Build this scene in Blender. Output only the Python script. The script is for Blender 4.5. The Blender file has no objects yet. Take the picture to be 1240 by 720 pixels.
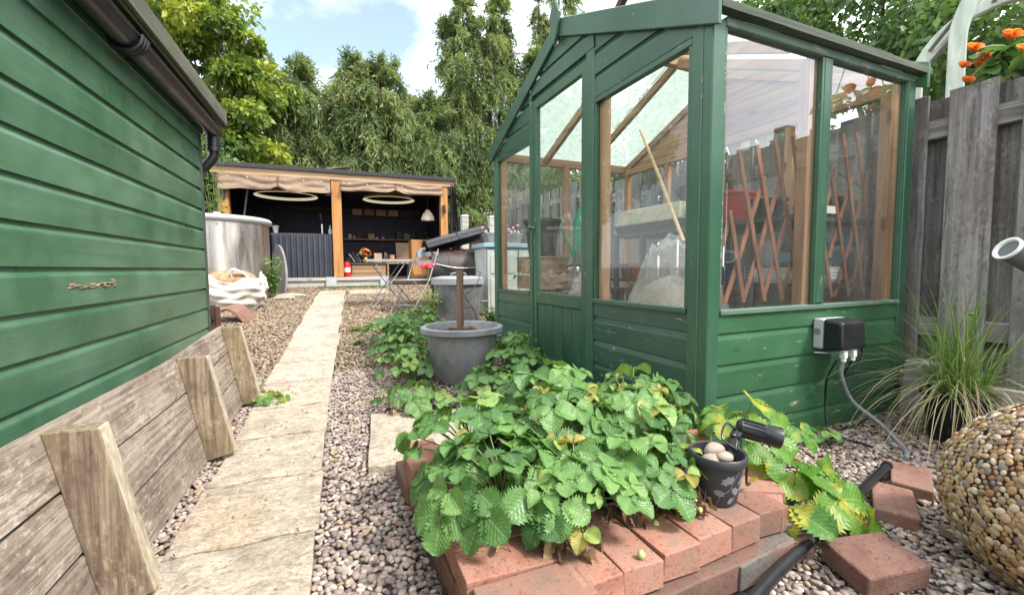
import bpy, math, random
import numpy as np
from mathutils import Vector, Matrix, Euler

R = math.radians
SC = bpy.context.scene
COL = SC.collection
rng = np.random.default_rng(7)
random.seed(7)

# ------------------------------------------------------------------ camera
CAM_F, CAM_YAW, CAM_PITCH, CAM_ROLL = 523.75, 0.3785, 0.06776, -0.0071
CAM_P = Vector((0, 0, 0.75))
_f = Vector((math.sin(CAM_YAW) * math.cos(CAM_PITCH), math.cos(CAM_YAW) * math.cos(CAM_PITCH), -math.sin(CAM_PITCH)))
_r = Vector((math.cos(CAM_YAW), -math.sin(CAM_YAW), 0))
_u = _r.cross(_f)
_r2 = _r * math.cos(CAM_ROLL) + _u * math.sin(CAM_ROLL)
_u2 = -_r * math.sin(CAM_ROLL) + _u * math.cos(CAM_ROLL)
cam = bpy.data.cameras.new('camera')
cam.sensor_width = 36
cam.lens = CAM_F / 1240 * 36
cam.clip_start = 0.02
cam.clip_end = 500
cam_o = bpy.data.objects.new('camera', cam)
COL.objects.link(cam_o)
cam_o.matrix_world = Matrix(((_r2.x, _u2.x, -_f.x, 0), (_r2.y, _u2.y, -_f.y, 0), (_r2.z, _u2.z, -_f.z, CAM_P.z), (0, 0, 0, 1)))
SC.camera = cam_o

# ------------------------------------------------------------------ light
SUN_EL, SUN_AZ = R(50), R(140)          # azimuth measured from +Y towards +X (behind the viewer, a little right)
world = bpy.data.worlds.new('World')
SC.world = world
world.use_nodes = True
nt = world.node_tree
for n in list(nt.nodes): nt.nodes.remove(n)
wo = nt.nodes.new('ShaderNodeOutputWorld')
bg = nt.nodes.new('ShaderNodeBackground')
sky = nt.nodes.new('ShaderNodeTexSky')
sky.sky_type = 'NISHITA'; sky.sun_disc = False
sky.sun_elevation = SUN_EL; sky.sun_rotation = SUN_AZ
sky.air_density = 1.0; sky.dust_density = 0.6; sky.ozone_density = 1.5
tc = nt.nodes.new('ShaderNodeTexCoord')
sep = nt.nodes.new('ShaderNodeSeparateXYZ')
nt.links.new(tc.outputs['Generated'], sep.inputs[0])
def wm(op, a, b=None):
    n = nt.nodes.new('ShaderNodeMath'); n.operation = op
    for i, v in enumerate((a, b)):
        if v is None: continue
        if isinstance(v, (int, float)): n.inputs[i].default_value = v
        else: nt.links.new(v, n.inputs[i])
    return n.outputs[0]
den = wm('ADD', wm('MAXIMUM', sep.outputs[2], 0.0), 0.35)
comb = nt.nodes.new('ShaderNodeCombineXYZ')
nt.links.new(wm('DIVIDE', sep.outputs[0], den), comb.inputs[0])
nt.links.new(wm('DIVIDE', sep.outputs[1], den), comb.inputs[1])
mp = nt.nodes.new('ShaderNodeMapping'); mp.inputs['Location'].default_value = (3.1, 1.0, 0)
nt.links.new(comb.outputs[0], mp.inputs[0])
cn = nt.nodes.new('ShaderNodeTexNoise'); cn.inputs['Scale'].default_value = 1.5; cn.inputs['Detail'].default_value = 9; cn.inputs['Roughness'].default_value = 0.52
nt.links.new(mp.outputs[0], cn.inputs['Vector'])
cr = nt.nodes.new('ShaderNodeValToRGB')
cr.color_ramp.elements[0].position = 0.36; cr.color_ramp.elements[1].position = 0.62
vd = nt.nodes.new('ShaderNodeVectorMath'); vd.operation = 'DISTANCE'; nt.links.new(comb.outputs[0], vd.inputs[0]); vd.inputs[1].default_value = (.0, 1.13, 0)
gap = wm('MINIMUM', wm('MAXIMUM', wm('MULTIPLY', wm('SUBTRACT', vd.outputs['Value'], .29), .9), -.16), .10)      # the break of blue in the clouds over the shelter
nt.links.new(wm('ADD', cn.outputs['Fac'], gap), cr.inputs[0])
cmx = nt.nodes.new('ShaderNodeMix'); cmx.data_type = 'RGBA'
cr.color_ramp.elements[0].color = (.10, .10, .10, 1)
nt.links.new(cr.outputs[0], cmx.inputs[0])
nt.links.new(sky.outputs[0], cmx.inputs[6])
cmx.inputs[7].default_value = (8.6, 8.8, 9.2, 1)      # sunlit cloud, in the sky texture's own physical scale
nt.links.new(cmx.outputs[2], bg.inputs[0])
bg.inputs[1].default_value = 0.14
nt.links.new(bg.outputs[0], wo.inputs[0])

sun = bpy.data.lights.new('sun', 'SUN')
sun.energy = 2.6; sun.angle = R(12); sun.color = (1.0, 0.955, 0.89)
sun_o = bpy.data.objects.new('sun', sun); COL.objects.link(sun_o)
_sd = Vector((math.sin(SUN_AZ) * math.cos(SUN_EL), math.cos(SUN_AZ) * math.cos(SUN_EL), math.sin(SUN_EL)))
sun_o.rotation_euler = _sd.to_track_quat('Z', 'Y').to_euler()
sun_o.location = (0, 0, 12)

SC.view_settings.view_transform = 'Standard'
SC.view_settings.look = 'None'
SC.view_settings.exposure = 1.25
SC.view_settings.gamma = 1
SC.view_settings.use_curve_mapping = False
try:
    SC.cycles.max_bounces = 10; SC.cycles.transparent_max_bounces = 24
    SC.cycles.diffuse_bounces = 4; SC.cycles.glossy_bounces = 4
    SC.cycles.use_denoising = True
except Exception: pass

# ------------------------------------------------------------------ helpers: objects
def tag(o, label=None, cat=None, group=None, kind=None):
    if label: o['label'] = label
    if cat: o['category'] = cat
    if group: o['group'] = group
    if kind: o['kind'] = kind
    return o

def thing(name, label, cat, loc=(0, 0, 0), rotz=0, group=None):
    o = bpy.data.objects.new(name, None); COL.objects.link(o)
    o.empty_display_size = .1
    o.location = loc; o.rotation_euler = (0, 0, rotz)
    return tag(o, label, cat, group)

def copy_tree(o, parent=None):
    c = o.copy(); COL.objects.link(c); c.parent = parent
    for ch in list(o.children): copy_tree(ch, c)
    return c

def ground_z(x, y):
    t = min(max((y - 2.0) / 0.8, 0), 1)
    s = 0.0 if y < 2.0 else (0.0816 * 0.4 * t * t if y < 2.8 else 0.0816 * (y - 2.4))
    return min(s, 0.457)
def gz_np(y):
    t = np.clip((y - 2.0) / 0.8, 0, 1)
    return np.minimum(np.where(y < 2.8, 0.0816 * 0.4 * t * t, 0.0816 * (y - 2.4)), 0.457)

class MB:
    """collects faces; build() links them as ONE mesh object"""
    def __init__(s): s.v = []; s.f = []; s.r = []; s.uv = []; s.sm = []
    def add(s, verts, faces, rnd=None, smooth=False, uv=None):
        b = len(s.v)
        if rnd is None: rnd = random.random()
        s.v.extend([tuple(p) for p in verts]); s.r.extend([rnd] * len(verts))
        s.uv.extend(uv if uv is not None else [(0, 0, rnd)] * len(verts))
        s.f.extend([tuple(i + b for i in f) for f in faces]); s.sm.extend([smooth] * len(faces))
        return s
    def box(s, c, d, rot=None, rnd=None, jit=0.0, taper=None):
        hx, hy, hz = d[0] / 2, d[1] / 2, d[2] / 2
        vs = [Vector((x, y, z)) for z in (-hz, hz) for y in (-hy, hy) for x in (-hx, hx)]
        if taper:
            for p in vs:
                if p.z > 0: p.x *= taper; p.y *= taper
        if jit: vs = [p + Vector((random.uniform(-jit, jit), random.uniform(-jit, jit), random.uniform(-jit, jit))) for p in vs]
        if rot is not None:
            m = rot if isinstance(rot, Matrix) else Euler(rot).to_matrix()
            vs = [m @ p for p in vs]
        c = Vector(c)
        return s.add([p + c for p in vs], [(0, 2, 3, 1), (4, 5, 7, 6), (0, 1, 5, 4), (1, 3, 7, 5), (3, 2, 6, 7), (2, 0, 4, 6)], rnd)
    def bx(s, x0, x1, y0, y1, z0, z1, rnd=None, jit=0.0):
        return s.box(((x0 + x1) / 2, (y0 + y1) / 2, (z0 + z1) / 2), (x1 - x0, y1 - y0, z1 - z0), None, rnd, jit)
    def bar(s, p, q, w, h, up=(0, 0, 1), rnd=None):
        p, q = Vector(p), Vector(q); d = (q - p); L = d.length; d.normalize()
        up = Vector(up)
        if abs(d.dot(up)) > 0.98: up = Vector((1, 0, 0)) if abs(d.x) < .9 else Vector((0, 1, 0))
        sx = d.cross(up).normalized(); uz = sx.cross(d).normalized()
        m = Matrix((sx, d, uz)).transposed()
        return s.box((p + q) / 2, (w, L, h), m, rnd)
    def hexa(s, pts, rnd=None):       # 8 points: bottom 4 then top 4 in the same turn order
        return s.add(pts, [(3, 2, 1, 0), (4, 5, 6, 7), (0, 1, 5, 4), (1, 2, 6, 5), (2, 3, 7, 6), (3, 0, 4, 7)], rnd)
    def prism(s, poly, vec, rnd=None, smooth=False):
        n = len(poly); vec = Vector(vec)
        P = [Vector(p) for p in poly]; Q = [p + vec for p in P]
        return s.add(P + Q, [tuple(range(n - 1, -1, -1)), tuple(range(n, 2 * n))] + [(i, (i + 1) % n, n + (i + 1) % n, n + i) for i in range(n)], rnd, smooth)
    def tube(s, pts, r, sides=8, sub=0, rnd=None, cap=True, squash=1.0):
        P = [Vector(p) for p in pts]
        rr = list(r) if isinstance(r, (list, tuple)) else [r] * len(P)
        if sub and len(P) > 2:
            Q, RR = [], []
            for i in range(len(P) - 1):
                p0 = P[max(i - 1, 0)]; p1 = P[i]; p2 = P[i + 1]; p3 = P[min(i + 2, len(P) - 1)]
                for k in range(sub):
                    t = k / sub
                    Q.append(0.5 * ((2 * p1) + (p2 - p0) * t + (2 * p0 - 5 * p1 + 4 * p2 - p3) * t * t + (3 * p1 - p0 - 3 * p2 + p3) * t ** 3))
                    RR.append(rr[i] * (1 - t) + rr[i + 1] * t)
            Q.append(P[-1]); RR.append(rr[-1]); P, rr = Q, RR
        n = len(P); vs = []; nrm = None
        for i in range(n):
            d = (P[min(i + 1, n - 1)] - P[max(i - 1, 0)])
            if d.length < 1e-9: d = Vector((0, 0, 1))
            d.normalize()
            if nrm is None:
                a = Vector((0, 0, 1)) if abs(d.z) < 0.9 else Vector((1, 0, 0))
                nrm = d.cross(a).normalized()
            else:
                nrm = (nrm - d * nrm.dot(d))
                nrm = nrm.normalized() if nrm.length > 1e-6 else d.orthogonal().normalized()
            bn = d.cross(nrm)
            for k in range(sides):
                a = 2 * math.pi * k / sides
                vs.append(P[i] + nrm * (math.cos(a) * rr[i]) + bn * (math.sin(a) * rr[i] * squash))
        fs = [(i * sides + k, i * sides + (k + 1) % sides, (i + 1) * sides + (k + 1) % sides, (i + 1) * sides + k) for i in range(n - 1) for k in range(sides)]
        if cap: fs += [tuple(range(sides - 1, -1, -1)), tuple((n - 1) * sides + k for k in range(sides))]
        return s.add(vs, fs, rnd, True)
    def lathe(s, prof, c=(0, 0, 0), sides=32, rnd=None, a0=0, a1=2 * math.pi, axis=None):
        c = Vector(c); full = abs(a1 - a0 - 2 * math.pi) < 1e-6
        n = sides if full else sides + 1; vs = []
        for (r, z) in prof:
            for k in range(n):
                a = a0 + (a1 - a0) * k / sides
                p = Vector((r * math.cos(a), r * math.sin(a), z))
                if axis is not None: p = axis @ p
                vs.append(c + p)
        fs = []
        for i in range(len(prof) - 1):
            for k in range(sides):
                k2 = (k + 1) % n if full else k + 1
                fs.append((i * n + k, i * n + k2, (i + 1) * n + k2, (i + 1) * n + k))
        return s.add(vs, fs, rnd, True)
    def blob(s, c, r, seg=10, rings=7, noise=0.0, rnd=None, rot=None):
        vs = []; fs = []
        r = (r, r, r) if isinstance(r, (int, float)) else r
        ph = [random.uniform(0, 6.28) for _ in range(4)]
        for i in range(rings + 1):
            th = math.pi * i / rings
            for k in range(seg):
                a = 2 * math.pi * k / seg
                n = 1 + noise * (math.sin(2 * a + ph[0] + 2 * th) + 0.6 * math.sin(3 * a + ph[1]) * math.sin(th) + .5 * math.sin(3 * th + ph[2]))
                p = Vector((r[0] * n * math.sin(th) * math.cos(a), r[1] * n * math.sin(th) * math.sin(a), r[2] * n * math.cos(th)))
                if rot is not None: p = rot @ p
                vs.append(p + Vector(c))
        for i in range(rings):
            for k in range(seg):
                fs.append((i * seg + k, (i + 1) * seg + k, (i + 1) * seg + (k + 1) % seg, i * seg + (k + 1) % seg))
        return s.add(vs, fs, rnd, True)
    def build(s, name, mat, parent=None, bevel=0, seg=1, loc=None, sharp=38):
        me = bpy.data.meshes.new(name)
        me.from_pydata(s.v, [], s.f)
        me.update()
        a = me.attributes.new('rnd', 'FLOAT', 'POINT'); a.data.foreach_set('value', np.array(s.r, dtype=np.float32))
        u = me.attributes.new('luv', 'FLOAT_VECTOR', 'POINT'); u.data.foreach_set('vector', np.array(s.uv, dtype=np.float32).ravel())
        if any(s.sm):
            me.polygons.foreach_set('use_smooth', np.array(s.sm, dtype=bool))
            me.set_sharp_from_angle(angle=R(sharp))
        me.materials.append(mat)
        o = bpy.data.objects.new(name, me); COL.objects.link(o)
        if parent is not None: o.parent = parent
        if loc is not None: o.location = loc
        if bevel:
            m = o.modifiers.new('bevel', 'BEVEL'); m.width = bevel; m.segments = seg; m.limit_method = 'ANGLE'; m.angle_limit = R(40)
        return o

def np_mesh(name, V, F, mat, rnd=None, luv=None, smooth=True, parent=None):
    """V (n,3), F (m,k) -> one mesh object, fast"""
    me = bpy.data.meshes.new(name)
    m, k = F.shape
    me.vertices.add(len(V)); me.vertices.foreach_set('co', np.asarray(V, dtype=np.float32).ravel())
    me.loops.add(m * k); me.loops.foreach_set('vertex_index', np.asarray(F, dtype=np.int32).ravel())
    me.polygons.add(m)
    me.polygons.foreach_set('loop_start', np.arange(0, m * k, k, dtype=np.int32))
    me.polygons.foreach_set('use_smooth', np.full(m, smooth, dtype=bool))
    me.update(calc_edges=True)
    if rnd is not None:
        a = me.attributes.new('rnd', 'FLOAT', 'POINT'); a.data.foreach_set('value', np.asarray(rnd, dtype=np.float32))
    if luv is not None:
        u = me.attributes.new('luv', 'FLOAT_VECTOR', 'POINT'); u.data.foreach_set('vector', np.asarray(luv, dtype=np.float32).ravel())
    me.materials.append(mat)
    o = bpy.data.objects.new(name, me); COL.objects.link(o)
    if parent is not None: o.parent = parent
    return o

# ------------------------------------------------------------------ helpers: materials
class Mt:
    def __init__(s, name, rough=0.6, spec=0.5, metal=0.0):
        s.m = bpy.data.materials.new(name); s.m.use_nodes = True
        s.t = s.m.node_tree
        s.b = s.t.nodes['Principled BSDF']; s.out = s.t.nodes['Material Output']
        s.b.inputs['Roughness'].default_value = rough
        s.b.inputs['Metallic'].default_value = metal
        s.b.inputs['Specular IOR Level'].default_value = spec
        s._v = None
    def n(s, typ, **kw):
        n = s.t.nodes.new('ShaderNode' + typ)
        for k, v in kw.items(): setattr(n, k, v)
        return n
    def l(s, a, b): s.t.links.new(a, b)
    def put(s, sock, v):
        if isinstance(v, (int, float)): sock.default_value = v
        elif isinstance(v, (tuple, list)): sock.default_value = tuple(v) if len(v) == len(sock.default_value) else tuple(v) + (1,)
        else: s.l(v, sock)
    def attr(s, name='rnd', out='Fac'):
        a = s.n('Attribute'); a.attribute_name = name
        return a.outputs[out]
    def math(s, op, a, b=0.0, clamp=False):
        n = s.n('Math', operation=op); n.use_clamp = clamp
        s.put(n.inputs[0], a); s.put(n.inputs[1], b)
        return n.outputs[0]
    def vec(s, scale=(1, 1, 1), offset=True, geo=False):
        tcn = s.n('TexCoord'); v = tcn.outputs['Object']
        if offset:
            r = s.attr(); c = s.n('CombineXYZ')
            s.put(c.inputs[0], s.math('MULTIPLY', r, 13.7)); s.put(c.inputs[1], s.math('MULTIPLY', r, 9.1)); s.put(c.inputs[2], s.math('MULTIPLY', r, 17.3))
            a = s.n('VectorMath', operation='ADD'); s.l(v, a.inputs[0]); s.l(c.outputs[0], a.inputs[1]); v = a.outputs[0]
        m = s.n('Mapping'); m.inputs['Scale'].default_value = scale
        s.l(v, m.inputs[0])
        return m.outputs[0]
    def noise(s, vec, scale=5, detail=4, rough=.55, dist=0, out='Fac'):
        n = s.n('TexNoise'); s.l(vec, n.inputs['Vector'])
        n.inputs['Scale'].default_value = scale; n.inputs['Detail'].default_value = detail
        n.inputs['Roughness'].default_value = rough; n.inputs['Distortion'].default_value = dist
        return n.outputs[out]
    def voro(s, vec, scale=5, feature='F1', out='Distance'):
        n = s.n('TexVoronoi', feature=feature); s.l(vec, n.inputs['Vector']); n.inputs['Scale'].default_value = scale
        return n.outputs[out]
    def ramp(s, fac, stops, interp='LINEAR'):
        n = s.n('ValToRGB'); e = n.color_ramp; e.interpolation = interp
        while len(e.elements) < len(stops): e.elements.new(0.5)
        for el, (p, c) in zip(e.elements, stops):
            el.position = p; el.color = (c, c, c, 1) if isinstance(c, (int, float)) else tuple(c) + (1,)
        s.put(n.inputs[0], fac)
        return n.outputs[0]
    def mix(s, fac, a, b, blend='MIX'):
        n = s.n('Mix', data_type='RGBA', blend_type=blend)
        s.put(n.inputs[0], fac); s.put(n.inputs[6], a); s.put(n.inputs[7], b)
        return n.outputs[2]
    def bump(s, h, strength=.3, dist=.01):
        n = s.n('Bump'); n.inputs['Strength'].default_value = strength; n.inputs['Distance'].default_value = dist
        s.put(n.inputs['Height'], h); s.l(n.outputs[0], s.b.inputs['Normal'])
    def col(s, c): s.put(s.b.inputs['Base Color'], c)
    def rough(s, c): s.put(s.b.inputs['Roughness'], c)

def scl(c, k): return tuple(x * k for x in c)

def axis_scale(axis, along, across):
    return tuple(along if i == axis else across for i in range(3))

def wood(name, c0, c1, axis, along=1.2, across=22, patch=None, patch_amt=.5, rough=.75, bump=.35, var=.35, knots=True, spec=.25, moss=None, moss_amt=.5, speck=None, speck_amt=.7):
    m = Mt(name, rough, spec)
    v = m.vec(axis_scale(axis, along, across))
    g = m.noise(v, 1.0, 8, .62, .6)
    c = m.ramp(g, [(.34, c0), (.5, tuple((a + b) / 2 for a, b in zip(c0, c1))), (.66, c1)])
    v2 = m.vec(axis_scale(axis, 2.0, 4.5))
    p = m.noise(v2, 1.6, 5, .6, .3)
    if patch: c = m.mix(m.ramp(p, [(.45, 0), (.62, patch_amt)]), c, patch)
    if knots:
        kv = m.vec(axis_scale(axis, 1.7, 5.0))
        k = m.voro(kv, 1.2)
        c = m.mix(m.ramp(k, [(.04, .8), (.11, 0)]), c, scl(c0, .35))
    if moss:
        mv = m.vec((1, 1, 1)); mo = m.noise(mv, 7, 6, .65)
        c = m.mix(m.ramp(mo, [(.48, 0), (.66, moss_amt)]), c, moss)
    if speck:
        sv = m.vec(axis_scale(axis, 34, 75)); sn = m.noise(sv, 1.0, 6, .7); zn = m.noise(m.vec((1, 1, 1)), 5.5, 4, .6)
        c = m.mix(m.math('MULTIPLY', m.ramp(sn, [(.52, 0), (.62, speck_amt)]), m.ramp(zn, [(.42, .1), (.6, 1)])), c, speck)
        c = m.mix(m.ramp(sn, [(.34, .55), (.43, 0)]), c, scl(c0, .45))
    bri = m.math('ADD', m.math('MULTIPLY', m.attr(), var), 1 - var / 2)
    hs = m.n('HueSaturation'); m.l(c, hs.inputs['Color']); m.put(hs.inputs['Value'], bri)
    m.col(hs.outputs[0])
    m.bump(g, bump, .004)
    return m.m

def paint(name, col, axis, chips=0.0, rough=.42, grain=.16, chipcol=(.42, .36, .27), pale=.22):
    m = Mt(name, rough, .45)
    v = m.vec(axis_scale(axis, 2.2, 34))
    g = m.noise(v, 1.0, 7, .6, .4)
    big = m.noise(m.vec((1.6, 1.6, 1.6)), 2.2, 5, .6)
    c = m.mix(m.ramp(big, [(.36, 0), (.66, .75)]), scl(col, .88), tuple(x + pale * .05 for x in scl(col, 1.12)))
    c = m.mix(m.ramp(g, [(.3, .35), (.6, 0)]), c, scl(col, .72))
    kv = m.vec(axis_scale(axis, 2.3, 6)); k = m.voro(kv, 1.1)
    c = m.mix(m.ramp(k, [(.03, .55), (.075, 0)]), c, scl(col, .45))
    bri = m.math('ADD', m.math('MULTIPLY', m.attr(), .22), .89)
    hs = m.n('HueSaturation'); m.l(c, hs.inputs['Color']); m.put(hs.inputs['Value'], bri); c = hs.outputs[0]
    if chips:
        cv = m.vec(axis_scale(axis, 10, 38))
        ch = m.noise(cv, 1.0, 5, .65)
        zone = m.noise(m.vec((1, 1, 1)), 3.2, 3, .5)
        mask = m.math('MULTIPLY', m.ramp(ch, [(.66 - chips * .08, 0), (.70 - chips * .08, 1)]), m.ramp(zone, [(.48, 0), (.62, 1)]))
        c = m.mix(mask, c, chipcol)
        m.rough(m.ramp(mask, [(0, rough), (1, .85)]))
    else:
        m.rough(m.ramp(big, [(.3, rough - .06), (.7, rough + .12)]))
    m.col(c)
    m.bump(g, grain, .003)
    return m.m

def plain(name, col, rough=.5, var=.15, scale=12, metal=0, spec=.5, bump=.0, dirt=None, dirt_amt=.5):
    m = Mt(name, rough, spec, metal)
    v = m.vec((1, 1, 1)); n = m.noise(v, scale, 6, .6)
    c = m.mix(m.ramp(n, [(.3, 0), (.7, 1)]), scl(col, 1 - var), scl(col, 1 + var))
    if dirt:
        d = m.noise(m.vec((1, 1, 1)), scale * .35, 7, .7)
        c = m.mix(m.ramp(d, [(.45, 0), (.68, dirt_amt)]), c, dirt)
    m.col(c)
    m.rough(m.ramp(n, [(.3, max(rough - .08, .02)), (.7, min(rough + .1, 1))]))
    if bump: m.bump(n, bump, .004)
    return m.m

def glass(name, dirt=.1, dirtcol=(.55, .57, .52), ior=1.52, tint=(.97, .985, .975), scale=3.0, streak=True, boost=1.0, trans=0.0):
    m = Mt(name)
    m.t.nodes.remove(m.b)
    tr = m.n('BsdfTransparent'); tr.inputs[0].default_value = tint + (1,)
    gl = m.n('BsdfGlossy'); gl.inputs['Roughness'].default_value = .015
    fr = m.n('Fresnel'); fr.inputs[0].default_value = ior
    geo = m.n('NewGeometry')
    fac = m.math('MULTIPLY', m.math('MULTIPLY', fr.outputs[0], boost, True), m.math('SUBTRACT', 1.0, geo.outputs['Backfacing']))
    mx = m.n('MixShader'); m.l(fac, mx.inputs[0]); m.l(tr.outputs[0], mx.inputs[1]); m.l(gl.outputs[0], mx.inputs[2])
    df = m.n('BsdfDiffuse'); df.inputs[0].default_value = dirtcol + (1,)
    tl = m.n('BsdfTranslucent'); tl.inputs[0].default_value = dirtcol + (1,)
    dm = m.n('MixShader'); dm.inputs[0].default_value = .5 + trans; m.l(df.outputs[0], dm.inputs[1]); m.l(tl.outputs[0], dm.inputs[2])
    n = m.noise(m.vec((3, 3, 1.1)), scale, 7, .7)
    sp = m.voro(m.vec((1, 1, 1)), 42); spots = m.ramp(sp, [(.06, .5), (.12, 0)])
    d = m.math('ADD', m.ramp(n, [(.25, dirt * .6), (.85, dirt * 1.9)]), m.math('MULTIPLY', spots, dirt), True)
    m2 = m.n('MixShader'); m.l(d, m2.inputs[0]); m.l(mx.outputs[0], m2.inputs[1]); m.l(dm.outputs[0], m2.inputs[2])
    m.l(m2.outputs[0], m.out.inputs[0])
    return m.m

def leafmat(name, stops, trans=.35, rough=.45, vein=False, veincol=(.32, .42, .16), spec=.4, patch=None):
    m = Mt(name, rough, spec)
    r = m.attr()
    c = m.ramp(r, stops)
    if vein:
        a = m.n('Attribute'); a.attribute_name = 'luv'
        sx = m.n('SeparateXYZ'); m.l(a.outputs['Vector'], sx.inputs[0])
        au = m.math('ABSOLUTE', sx.outputs[0])
        ph = m.math('SUBTRACT', m.math('MULTIPLY', sx.outputs[1], 8.0), m.math('MULTIPLY', au, 3.2))
        fr = m.math('ABSOLUTE', m.math('SUBTRACT', m.math('FRACT', ph), .5))
        side = m.ramp(fr, [(.0, 1), (.09, 0)])
        mid = m.ramp(au, [(.02, 1), (.07, 0)])
        v = m.math('MAXIMUM', m.math('MULTIPLY', side, .55), mid)
        c = m.mix(m.math('MULTIPLY', v, .5), c, veincol)
        nz = m.noise(m.vec((1, 1, 1), offset=False), 60, 3, .5)
        c = m.mix(m.ramp(nz, [(.3, .25), (.6, 0)]), c, scl(stops[0][1], .7))
        if patch:
            pz = m.noise(m.vec((1, 1, 1)), 11, 3, .5)
            c = m.mix(m.ramp(pz, [(.5, 0), (.63, .85)]), c, patch)
        m.bump(m.math('SUBTRACT', fr, m.math('MULTIPLY', mid, .4)), .35, .004)
    m.col(c)
    tl = m.n('BsdfTranslucent'); m.l(m.mix(1.0, c, (1.25, 1.35, .7, 1), 'MULTIPLY'), tl.inputs[0])
    mx = m.n('MixShader'); mx.inputs[0].default_value = trans
    m.l(m.b.outputs[0], mx.inputs[1]); m.l(tl.outputs[0], mx.inputs[2]); m.l(mx.outputs[0], m.out.inputs[0])
    return m.m

GREEN = (.024, .108, .048)
GREENB = (.026, .112, .055)
M = {}
M['shed_paint'] = paint('shed_paint', (.045, .127, .064), 1, 0.0, .30, .4, pale=1.2)
M['gh_front'] = paint('greenhouse_paint', (.034, .090, .058), 1, .2, .27, .3)
M['gh_side'] = paint('greenhouse_paint_side', (.034, .112, .050), 0, .42, .38, .3)
M['gh_post'] = paint('greenhouse_paint_post', (.031, .096, .052), 2, .2, .36, .3)
M['gh_worn'] = paint('worn_green_paint', (.085, .15, .105), 0, 1.6, .6, .4, chipcol=(.3, .29, .25))
M['trim_dark'] = plain('dark_weathered_trim', (.045, .05, .045), .7, .4, 20)
M['mossy'] = wood('mossy_roof_edge', (.06, .062, .045), (.19, .185, .14), 1, patch=(.07, .085, .035), moss=(.09, .10, .05), knots=False)
M['mossy_x'] = wood('mossy_roof_edge_side', (.035, .045, .035), (.12, .14, .10), 0, patch=(.04, .055, .03), moss=(.06, .085, .045), knots=False)
M['black_plastic'] = plain('black_plastic', (.012, .012, .016), .32, .3, 8, dirt=(.05, .05, .05), dirt_amt=.3)
M['black_matte'] = plain('black_matte', (.014, .014, .015), .55, .3, 8)
M['grey_plastic'] = plain('grey_plastic', (.13, .135, .145), .5, .2, 14, dirt=(.27, .26, .24), dirt_amt=.75)
M['pale_grey'] = plain('pale_grey_plastic', (.42, .43, .44), .45, .1, 10)
M['cable_grey'] = plain('cable_grey', (.2, .2, .21), .5, .15, 20)
M['white'] = plain('white_plastic', (.7, .7, .68), .5, .06, 8)
M['cedar_z'] = wood('cedar_upright', (.26, .125, .06), (.52, .31, .18), 2, rough=.6, var=.25, bump=.15)
M['cedar_y'] = wood('cedar_rail', (.22, .11, .055), (.46, .27, .16), 1, rough=.6, var=.25, bump=.15)
M['cedar_x'] = wood('cedar_rafter', (.20, .10, .05), (.42, .25, .15), 0, rough=.6, var=.25, bump=.15)
M['trellis'] = wood('trellis_slat', (.15, .06, .035), (.33, .15, .09), 2, rough=.7, var=.3, bump=.2, knots=False)
M['fence_z'] = wood('weathered_grey_board', (.085, .079, .076), (.30, .283, .275), 2, along=1.5, across=44, patch=(.13, .115, .105), patch_amt=.65, rough=.85, bump=.8, var=.5, speck=(.42, .40, .38), speck_amt=.4)
M['fence_y'] = wood('weathered_grey_rail', (.10, .095, .09), (.36, .34, .32), 1, along=1.1, across=26, rough=.85, bump=.5)
M['old_y'] = wood('old_panel_board', (.125, .095, .075), (.40, .33, .26), 1, along=3.0, across=85, patch=(.15, .10, .08), patch_amt=.7, rough=.85, bump=.9, var=.25, moss=(.40, .34, .26), moss_amt=.35, speck=(.56, .51, .43), speck_amt=.5)
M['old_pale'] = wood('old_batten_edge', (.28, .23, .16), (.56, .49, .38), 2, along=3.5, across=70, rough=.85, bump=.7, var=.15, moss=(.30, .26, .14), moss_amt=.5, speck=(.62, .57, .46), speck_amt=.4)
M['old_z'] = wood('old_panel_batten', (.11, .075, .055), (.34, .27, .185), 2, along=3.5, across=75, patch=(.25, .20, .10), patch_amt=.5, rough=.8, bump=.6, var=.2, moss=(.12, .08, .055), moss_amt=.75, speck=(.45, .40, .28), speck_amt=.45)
M['post_orange'] = wood('larch_post', (.30, .135, .042), (.48, .245, .09), 2, rough=.55, var=.15, bump=.12)
M['beam_x'] = wood('larch_beam', (.34, .20, .10), (.60, .42, .26), 0, rough=.65, var=.15, bump=.15)
M['sleeper'] = wood('pale_sleeper', (.28, .26, .23), (.55, .53, .48), 0, rough=.85, var=.15, bump=.3)
M['dark_wood'] = wood('dark_brown_wood', (.035, .02, .012), (.10, .055, .035), 2, rough=.7)
M['dark_wood_x'] = wood('dark_brown_wood_rail', (.04, .025, .02), (.13, .08, .06), 0, rough=.7)
M['mid_wood_x'] = wood('mid_brown_wood', (.22, .13, .07), (.42, .28, .16), 0, rough=.65)
M['stake'] = wood('weathered_stake', (.06, .035, .025), (.25, .17, .12), 2, rough=.85, bump=.5)
M['cane'] = wood('bamboo_cane', (.34, .22, .11), (.52, .38, .2), 2, rough=.5, knots=False)
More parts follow.
